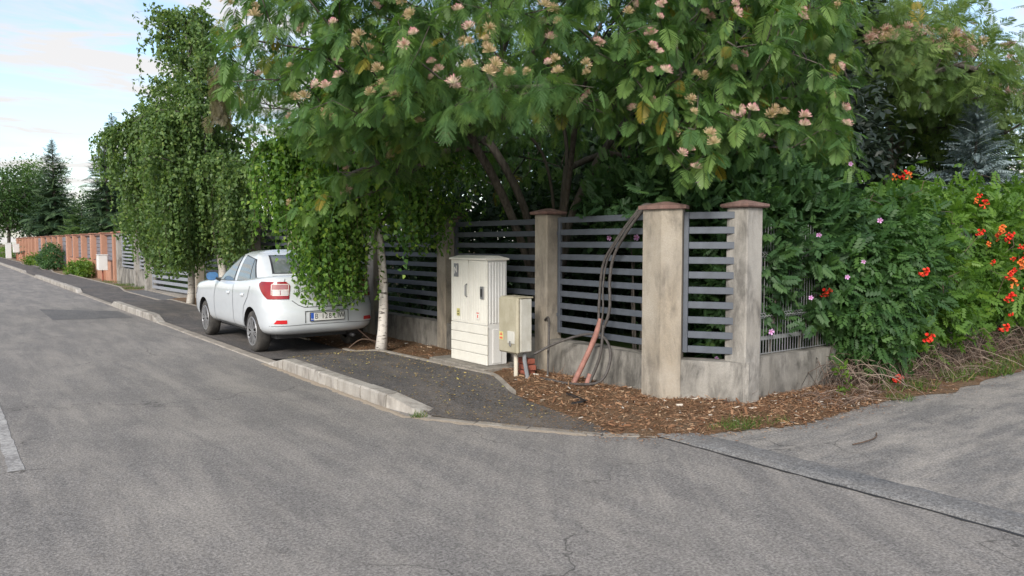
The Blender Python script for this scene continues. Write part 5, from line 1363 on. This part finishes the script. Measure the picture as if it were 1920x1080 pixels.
def surface_spots(tobj, n, seed, fac=lambda p: True):
    """places on the side of a bush that faces the road"""
    ch = [c for c in tobj.children if c.name.startswith('foliage')][0]; co = np.empty(len(ch.data.vertices) * 3, np.float32); ch.data.vertices.foreach_get('co', co); co = co.reshape(-1, 3)
    r2 = np.random.default_rng(seed); d = co - CAMP; dist = np.linalg.norm(d, axis=1); az = np.round(np.arctan2(d[:, 0], d[:, 1]) * 60).astype(int); el = np.round(d[:, 2] / dist * 60).astype(int)
    best = {}
    for i in range(0, len(co), 3):
        k = (az[i], el[i])
        if k not in best or dist[i] < dist[best[k]]: best[k] = i
    L = [co[i] for i in best.values() if fac(co[i])]
    return [L[i] for i in r2.permutation(len(L))[:n]]
BL = bloom('flower', M['mallow'])
def face_cam(p, sc=1.0):
    v = Vector(CAMP - p).normalized(); mt = (v + Vector(rng.normal(0, .35, 3))).to_track_quat('Z', 'Y').to_matrix().to_4x4() @ Matrix.Scale(sc, 4); mt.translation = Vector(p) + v * 0.04; return mt
for p in surface_spots(hib, 13, 5): obj('flower', BL, hib, True, face_cam(p, rng.uniform(0.55, 0.9)))
TRM = [trumpets('flower', M['trumpet'], 1), trumpets('flower', M['trumpet'], 2), trumpets('flower', M['trumpet_o'], 3)]
for p in surface_spots(vl, 8, 16, lambda p: 10.2 < p[0] < 13 and p[2] > 1.5) + surface_spots(vl, 22, 6, lambda p: 11.0 < p[0] < 14 and 0.5 < p[2] < 1.6):
    for _k in range(int(rng.integers(1, 4))): obj('flower', TRM[int(rng.integers(0, 3))], vl, True, face_cam(p + rng.normal(0, 0.09, 3) * (_k > 0), rng.uniform(0.5, 1.0)))
mb = MB()      # bare runners poking out of the hedge
for p in surface_spots(vl, 26, 9, lambda p: p[2] > 0.9):
    v = unit(CAMP - p + rng.normal(0, 2.5, 3)); mb.tube([p - v * 0.5, p, p + v * 0.2 + np.array([jit(.2), 0, jit(.15)]), p + v * 0.3 + np.array([jit(.5), 0, jit(.3)])], [0.006, 0.005, 0.004, 0.002], 4, caps=False)
o = mb.build('runners', M['twig'], vl); o['kind'] = 'stuff'
for p in surface_spots(vd, 4, 7): obj('flower', TRM[int(rng.integers(0, 2))], vd, True, face_cam(p, rng.uniform(0.8, 1.1)))

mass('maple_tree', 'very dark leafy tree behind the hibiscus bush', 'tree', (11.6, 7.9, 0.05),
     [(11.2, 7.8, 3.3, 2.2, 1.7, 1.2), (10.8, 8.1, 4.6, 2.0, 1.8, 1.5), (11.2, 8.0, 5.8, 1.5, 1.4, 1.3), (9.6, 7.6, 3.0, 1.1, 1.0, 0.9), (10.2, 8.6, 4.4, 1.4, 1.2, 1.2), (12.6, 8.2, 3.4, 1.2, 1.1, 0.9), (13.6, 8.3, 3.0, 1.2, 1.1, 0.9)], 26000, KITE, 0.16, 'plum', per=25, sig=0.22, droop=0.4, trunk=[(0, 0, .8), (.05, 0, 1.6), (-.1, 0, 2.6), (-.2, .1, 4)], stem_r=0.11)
mass('silk_tree', 'paler silk tree with pinkish flowers at the far right against the sky', 'tree', (17.3, 8.8, 0.05),
     [(16.4, 7.6, 5.2, 2.6, 1.9, 0.6), (14.0, 6.9, 5.0, 1.5, 1.2, 0.5), (18.8, 8.0, 4.6, 2.2, 1.8, 0.7), (15.2, 8.0, 6.0, 2.0, 1.5, 0.5), (13.2, 8.0, 6.0, 1.6, 1.2, 0.5)], 5200, FROND[0], 0.32, 'silk_pale', per=8, sig=0.22, droop=0.35, shell=0.3, trunk=[(0, 0, 1), (-.1, 0, 2), (-.3, -.2, 3.2), (-.5, -.3, 4)], stem_r=0.12)
silk2 = [o for o in scene.objects if o.name.startswith('silk_tree') and 'paler' in o.get('label', '')][0]
for k in range(120):
    b = [(16.4, 7.6, 5.2, 2.4, 1.7, 0.55), (14.0, 6.9, 5.0, 1.4, 1.1, 0.45), (18.6, 7.8, 4.6, 2.0, 1.5, 0.6)][k % 3]; u = rdirs(1)[0]; u[2] = abs(u[2]) * 0.7 + 0.2; u[1] = -abs(u[1])
    p = np.array(b[:3]) + u * np.array(b[3:6]); obj('flower', POM[int(rng.integers(0, 3)) + 3 * int(rng.uniform() < .3)], silk2, True, face_cam(p, rng.uniform(1.5, 2.4)))
def conifer(label, base, H, rb, n, mat, size=1.0, z0=0.5, name='spruce_tree', cat='tree'):
    base = np.array(base, float); t_ = thing(name, label, cat, base); mb = MB(); mb.tube([base, base + (0.05, 0, H * .5), base + (0, 0, H * 1.0)], [0.03 * H * .6, 0.018 * H * .6, 0.012], 7); mb.build('trunk', M['bark'], t_, True)
    q = np.sort(rng.uniform(0, 1, n) ** 0.8); z = z0 + (H - z0 - 0.15) * q; a = rng.uniform(0, 2 * PI, n); L = (rb * (1 - q) ** 0.85 + 0.18) * rng.uniform(0.75, 1.18, n)
    d = np.stack([np.cos(a), np.sin(a), -0.18 + 0.75 * q ** 2 + rng.normal(0, .1, n)], 1); P_ = base + np.stack([0 * z, 0 * z, z], 1)
    crown('crown', PLUME, P_, d, np.tile((0, 0, 1.0), (n, 1)) + rng.normal(0, .25, (n, 3)), L, M[mat], t_)
    inn_ = n; r_ = rng.uniform(0.25, 0.8, inn_); P2 = P_ + d / np.linalg.norm(d, axis=1)[:, None] * (L * r_)[:, None]
    crown('inner_twigs', PLUME, P2, d + rng.normal(0, .6, d.shape), rng.normal(size=d.shape) * .5 + (0, 0, 1.0), L * 0.55, M[mat], t_)
    return t_
conifer('tall dark spruce standing alone behind the far orange wall', (8.7, 84, 0), 11.6, 3.0, 520, 'spruce')
conifer('pointed spruce rising left of the weeping birches', (9.5, 57.6, 0), 10.4, 2.5, 420, 'spruce')
conifer('spruce with bare spiky tip in front of the pointed spruce', (8.6, 55, 0), 8.6, 2.3, 380, 'spruce')
conifer('low fresh green conifer above the orange wall between the tall spruces', (8.6, 66, 0), 4.6, 2.4, 300, 'spruce_light')
conifer('low bushy conifer behind the orange wall nearest the birches', (8.7, 47, 0), 4.2, 2.3, 300, 'spruce_light')
conifer('blue spruce with silvery needles behind the bright vine hedge', (16.4, 6.6, 0), 4.5, 1.6, 420, 'bluespruce')
def tree(label, base, H, r_, n, mat, size, name='garden_tree', lowest=0.35, tm=KITE, **kw):
    x, y, z = base; bl = [(x, y, H * .62, r_, r_, H * .36)] + [(x + r_ * .55 * math.cos(k * 2.1), y + r_ * .55 * math.sin(k * 2.1), H * (lowest + .12 + .11 * k), r_ * .62, r_ * .62, H * .2) for k in range(4)]
    return mass(name, label, 'tree', base, bl, n, tm, size, mat, per=22, sig=size * 1.6, droop=0.3, trunk=[(0, 0, H * .15), (.05, 0, H * .3), (0, .05, H * .55), (.1, 0, H * .8)], stem_r=0.018 * H, **kw)
tree('round leafy tree at the left edge beyond the orange wall', (7.2, 121, 0), 11.5, 4.6, 11000, 'tree_far', 0.42)
tree('thin greyish tree behind the round leafy tree', (10.5, 135, 0), 14.5, 5.0, 5200, 'birch_far', 0.40)
tree('hazy tree far behind between the spruces', (14, 120, 0), 8.0, 4.0, 5000, 'tree_far', 0.4)
tree('leafy tree at the far end of the pavement', (3.5, 150, 0), 9, 4.5, 7000, 'tree_far', 0.42)
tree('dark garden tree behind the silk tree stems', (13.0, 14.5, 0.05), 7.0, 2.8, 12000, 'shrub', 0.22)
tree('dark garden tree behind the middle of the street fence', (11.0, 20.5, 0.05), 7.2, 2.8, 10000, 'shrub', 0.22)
tree('dark garden tree behind the weeping birches', (9.6, 27.5, 0.05), 6.2, 2.6, 5000, 'birch_far', 0.18)
tree('dark garden tree right of the silk tree stems', (14.5, 11.8, 0.05), 7.2, 3.0, 12000, 'shrub', 0.22)
tree('dark garden tree behind the vine hedge under the far silk tree', (20.0, 10.2, 0.05), 5.4, 3.0, 11000, 'shrub', 0.2)
tree('bright green tree at the right edge behind the vine hedge', (23.0, 9.0, 0.05), 4.6, 2.4, 4200, 'lightshrub', 0.20)
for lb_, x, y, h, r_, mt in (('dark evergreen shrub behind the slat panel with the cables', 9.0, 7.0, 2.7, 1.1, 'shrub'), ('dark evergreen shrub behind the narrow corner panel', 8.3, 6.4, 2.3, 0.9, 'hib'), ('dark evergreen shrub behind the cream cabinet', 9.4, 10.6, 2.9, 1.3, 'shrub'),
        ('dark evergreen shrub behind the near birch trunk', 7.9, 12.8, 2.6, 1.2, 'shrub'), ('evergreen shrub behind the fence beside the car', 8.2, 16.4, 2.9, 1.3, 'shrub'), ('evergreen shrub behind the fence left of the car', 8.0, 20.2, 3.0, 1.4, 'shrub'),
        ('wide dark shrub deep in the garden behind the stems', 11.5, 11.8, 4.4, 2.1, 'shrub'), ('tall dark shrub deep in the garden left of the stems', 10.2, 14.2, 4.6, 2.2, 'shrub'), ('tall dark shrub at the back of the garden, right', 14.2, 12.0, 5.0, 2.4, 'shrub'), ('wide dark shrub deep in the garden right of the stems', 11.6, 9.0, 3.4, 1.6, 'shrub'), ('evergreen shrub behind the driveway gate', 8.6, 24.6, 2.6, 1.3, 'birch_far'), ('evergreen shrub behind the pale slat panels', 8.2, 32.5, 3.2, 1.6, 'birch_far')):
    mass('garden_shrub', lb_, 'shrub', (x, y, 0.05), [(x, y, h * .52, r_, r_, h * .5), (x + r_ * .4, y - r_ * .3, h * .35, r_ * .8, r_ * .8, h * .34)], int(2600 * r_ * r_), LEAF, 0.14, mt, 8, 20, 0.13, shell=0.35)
for lb_, x, y, h, r_, mt, n in (('yellow-green low shrub on the verge before the orange wall', 5.6, 43.5, 0.75, 1.0, 'lightshrub', 2200), ('dark rounded bush on the verge halfway along the orange wall', 5.55, 55.5, 1.55, 1.25, 'hib', 2600), ('second yellow-green low shrub further along the verge', 5.5, 62.5, 0.95, 1.5, 'lightshrub', 2200), ('yellow-green shrub at the far end of the verge', 5.6, 100, 1.2, 1.6, 'lightshrub', 1600)):
    mass('verge_shrub', lb_, 'shrub', (x, y, 0.0), [(x, y, h * .5, r_ * .55, r_ * 1.5, h * .5), (x - .1, y + r_ * .7, h * .4, r_ * .5, r_, h * .42)], n, LEAF, 0.13, mt, 6, 16, 0.10)

# ------------------------------------------------------------------ litter, dry stems, grass
def stuff(name, label, cat, V, F, mat, tint):
    return tag(obj(name, fast_mesh(name, V, F, mat, tint)), label, cat, kind='stuff')
nearv = lambda P: ((P[:, 1] < 14) & (P[:, 0] < 9.5) & (P[:, 2] > 0.0))
CHIP = tmpl([(-0.16, 0, 0), (0.16, 0.03, 0.03), (0.13, 1, 0.05), (-0.12, 0.94, 0), (0, 0.5, 0.10)], [(0, 1, 4), (1, 2, 4), (2, 3, 4), (3, 0, 4)])
n = 13000; Pc = verge_points(n, nearv); n = len(Pc)
dd = np.stack([rng.normal(size=n), rng.normal(size=n), rng.normal(0, .22, n)], 1)
V, F = scatter(*CHIP, frames(dd, np.tile((0, 0, 1.0), (n, 1)) + rng.normal(0, .4, (n, 3))), Pc + (0, 0, 0.010), np.clip(rng.lognormal(-3.85, 0.55, n), 0.007, 0.08))
stuff('wood_chips', 'reddish brown wood chips and bark litter covering the verge', 'mulch', V, F, M['chip'], np.repeat(np.clip(rng.normal(.54, .25, n), 0, 1), 5))
STR = tmpl([(-0.012, 0, 0), (0.012, 0, 0), (0.012, 0.5, 0.09), (-0.012, 0.5, 0.09), (0.0, 1, 0)], [(0, 1, 2), (0, 2, 3), (3, 2, 4)])
n = 5200; Pc = verge_points(n, nearv); n = len(Pc); dd = np.stack([rng.normal(size=n), rng.normal(size=n), rng.normal(0.05, .15, n)], 1)
V, F = scatter(*STR, frames(dd, np.tile((0, 0, 1.0), (n, 1)) + rng.normal(0, .3, (n, 3))), Pc + (0, 0, 0.012), rng.uniform(0.05, 0.20, n))
stuff('dry_needles', 'thin dry straw strewn over the verge', 'litter', V, F, M['chip'], np.repeat(rng.uniform(0.1, .75, n), 5))
# litter thinning out on to the asphalt
n = 2600; px_ = rng.uniform(3.8, 5.15, n); py_ = rng.uniform(5.6, 10.8, n); okp = (px_ < np.interp(py_, [q[0] for q in XR], [q[1] for q in XR])) & (px_ > np.interp(py_, [q[0] for q in XL], [q[1] for q in XL])) & (rng.uniform(0, 1, n) < np.clip(.25 + .6 * (px_ - 3.8), 0, 1))
px_, py_ = px_[okp], py_[okp]; n = len(px_); Pp = np.stack([px_, py_, [pave_h(y) + 0.012 for y in py_]], 1)
dd = np.stack([rng.normal(size=n), rng.normal(size=n), rng.normal(0, .1, n)], 1)
V, F = scatter(*KITE, frames(dd, np.tile((0, 0, 1.0), (n, 1)) + rng.normal(0, .25, (n, 3))), Pp, rng.uniform(0.010, 0.038, n))
stuff('fallen_leaves', 'small fallen leaves and seeds scattered on the dark pavement', 'leaves', V, F, M['fallen'], np.repeat(rng.uniform(0, 1, n), 4))
n = 900; e = rng.integers(90, len(VG) - 60, n); q = VG[e, 0]; away = unit(VG[e, 0] - VG[e, 6]); Pp = q + away * (np.abs(rng.normal(0, .14, n)))[:, None]; Pp[:, 2] = 0.012
dd = np.stack([rng.normal(size=n), rng.normal(size=n), rng.normal(0, .06, n)], 1)
V, F = scatter(*CHIP, frames(dd, np.tile((0, 0, 1.0), (n, 1))), Pp, rng.uniform(0.008, 0.035, n))
stuff('stray_chips', 'stray chips strewn on the road beside the verge', 'mulch', V, F, M['chip'], np.repeat(np.clip(rng.normal(.55, .22, n), 0, 1), 5))
n = 5200; t0_ = rng.beta(1.3, 1.6, n); py_ = 4.9 + 2.3 * t0_; xl_ = np.interp(py_, [q[0] for q in XL], [q[1] for q in XL]); xr_ = np.interp(py_, [q[0] for q in XR], [q[1] for q in XR])
px_ = xl_ + (xr_ - xl_) * rng.uniform(-0.05, 1, n) ** 1.0; Pp = np.stack([px_, py_, [pave_h(y) + 0.006 for y in py_]], 1)
dd = np.stack([rng.normal(size=n), rng.normal(size=n), rng.normal(0, .06, n)], 1)
V, F = scatter(*CHIP, frames(dd, np.tile((0, 0, 1.0), (n, 1))), Pp, np.clip(rng.lognormal(-4.9, 0.5, n), 0.004, 0.024))
stuff('sandy_litter', 'sandy crumbs and litter on the near end of the pavement', 'litter', V, F, M['fallen'], np.repeat(np.clip(rng.normal(.28, .15, n), 0, .5), 5))
# pebbles on the road
PEB = tmpl([(1, 0, 0), (0, 1, 0), (-1, 0, 0), (0, -1, 0), (0, 0, 0.8)], [(0, 1, 4), (1, 2, 4), (2, 3, 4), (3, 0, 4)])
n = 1500; Pp = np.stack([rng.uniform(0.2, 9, n), rng.uniform(1.0, 12, n), np.full(n, 0.0)], 1); Pp = Pp[(Pp[:, 0] < 4.9) & ((Pp[:, 0] < 3.5) | (Pp[:, 1] < 4.6)) | ((Pp[:, 0] > 5.4) & (Pp[:, 1] < 3.8))]; n = len(Pp)
V, F = scatter(*PEB, frames(np.stack([rng.normal(size=n), rng.normal(size=n), 0 * Pp[:, 0]], 1), np.tile((0, 0, 1.0), (n, 1))), Pp, rng.uniform(0.002, 0.007, n))
stuff('grit', 'loose grit on the asphalt', 'grit', V, F, M['plinth'], np.repeat(rng.uniform(.3, 1, n), 5))
# tangle of dry stems under the vines
V, F, tn = [], [], []
def stem_ribbons(n, xs, ys, zt, L0):
    for _ in range(n):
        p = np.array([rng.uniform(*xs), rng.uniform(*ys), 0.04]); L = rng.uniform(*L0); a = rng.uniform(0, 2 * PI); arch = rng.uniform(0.02, zt)
        d = np.array([math.cos(a), math.sin(a) * 0.55 - 0.18, 0]) * L; w = rng.uniform(0.0015, 0.0042); k = len(V); c_ = rng.uniform(0, 1); b_ = rng.normal(0, .07, 3)
        for i in range(7):
            u = i / 6; q = p + d * u + b_ * math.sin(PI * u * 1.5) + np.array([0, 0, arch * math.sin(PI * min(1, u * 0.92)) * (1 - .3 * u)])
            q[1] = min(q[1], 4.72) if q[2] < 0.5 else q[1]
            V.extend([q + (0, 0, w), q + (w, 0, -w), q + (-w, 0, -w)]); tn.extend([c_] * 3)
        for i in range(6):
            for j in range(3):
                a0, a1 = k + i * 3 + j, k + i * 3 + (j + 1) % 3; F.extend([(a0, a1, a1 + 3), (a0, a1 + 3, a0 + 3)])
stem_ribbons(380, (7.85, 10.0), (4.4, 4.70), 0.42, (0.2, 0.75)); stem_ribbons(520, (10.0, 14.0), (4.35, 4.8), 0.6, (0.3, 1.0)); stem_ribbons(300, (7.0, 11), (4.1, 4.65), 0.08, (0.15, 0.5))
stuff('dry_stems', 'tangle of bare dry stems heaped along the foot of the side wall', 'dry stems', np.array(V), np.array(F), M['drystem'], np.array(tn))
# hanging bare stems over the side wall
def grass(label, spots, mat='grass'):
    P_, L_ = [], []
    for x, y, r_, n, h in spots:
        a = rng.uniform(0, 2 * PI, n); rr_ = r_ * np.sqrt(rng.uniform(0, 1, n)); P_.append(np.stack([x + rr_ * np.cos(a) * 1.5, y + rr_ * np.sin(a), np.full(n, 0.01)], 1)); L_.append(h * rng.uniform(.5, 1.2, n))
    P_, L_ = np.concatenate(P_), np.concatenate(L_); n = len(P_); d = np.stack([rng.normal(0, .55, n), rng.normal(0, .55, n), np.ones(n)], 1)
    V, F = scatter(*BLADE, frames(d, rdirs(n)), P_, L_); stuff('grass_tufts', label, 'grass', V, F, M[mat], np.repeat(rng.uniform(0, 1, n), 5))
grass('small grass tuft at the end of the kerb', [(3.66, 6.38, 0.07, 90, 0.07)])
grass('green weed patch in front of the end pillar', [(5.85, 4.28, 0.16, 420, 0.08), (6.2, 4.2, 0.14, 240, 0.07), (5.6, 4.35, 0.1, 120, 0.06)])
grass('grass tufts along the side road verge', [(9.0, 4.15, 0.22, 260, 0.13), (8.6, 4.3, 0.2, 160, 0.15), (9.9, 4.2, 0.25, 260, 0.16), (10.8, 4.15, 0.3, 420, 0.15), (11.8, 4.15, 0.35, 420, 0.16), (12.8, 4.2, 0.4, 500, 0.18), (14, 4.3, 0.5, 500, 0.2), (8.25, 3.98, 0.14, 160, 0.07), (16, 4.4, 0.8, 600, 0.2)])
grass('dry grass beside the driveway gate and grey wall', [(5.6, 30.5, 0.45, 500, 0.12), (5.6, 33, 0.5, 500, 0.12), (5.5, 36, .5, 400, .1)])
# weed sapling at the side wall
mass('weed_sapling', 'small bright green weed at the foot of the side wall', 'weed', (7.75, 4.35, 0.02), [(7.75, 4.35, 0.2, 0.05, 0.05, 0.16)], 40, LEAF, 0.07, 'lightshrub', 1, 4, 0.03, stem_r=0.005)
cable('twig', 'thin bare twig lying on the side road', [(6.05, 3.30, 0.012), (6.2, 3.27, 0.02), (6.42, 3.3, 0.014), (6.55, 3.36, 0.02)], 0.006, 'twig', 'twig')
cable('branch', 'bare branch lying behind the car near the birch foot', [(4.85, 10.55, 0.12), (5.05, 10.5, 0.24), (5.35, 10.45, 0.16), (5.5, 10.5, 0.08)], 0.010, 'twig', 'branch')
cable('branch', 'second bare branch propped against the birch foot', [(5.15, 10.85, 0.35), (5.25, 10.6, 0.2), (5.4, 10.35, 0.08)], 0.010, 'drystem', 'branch')
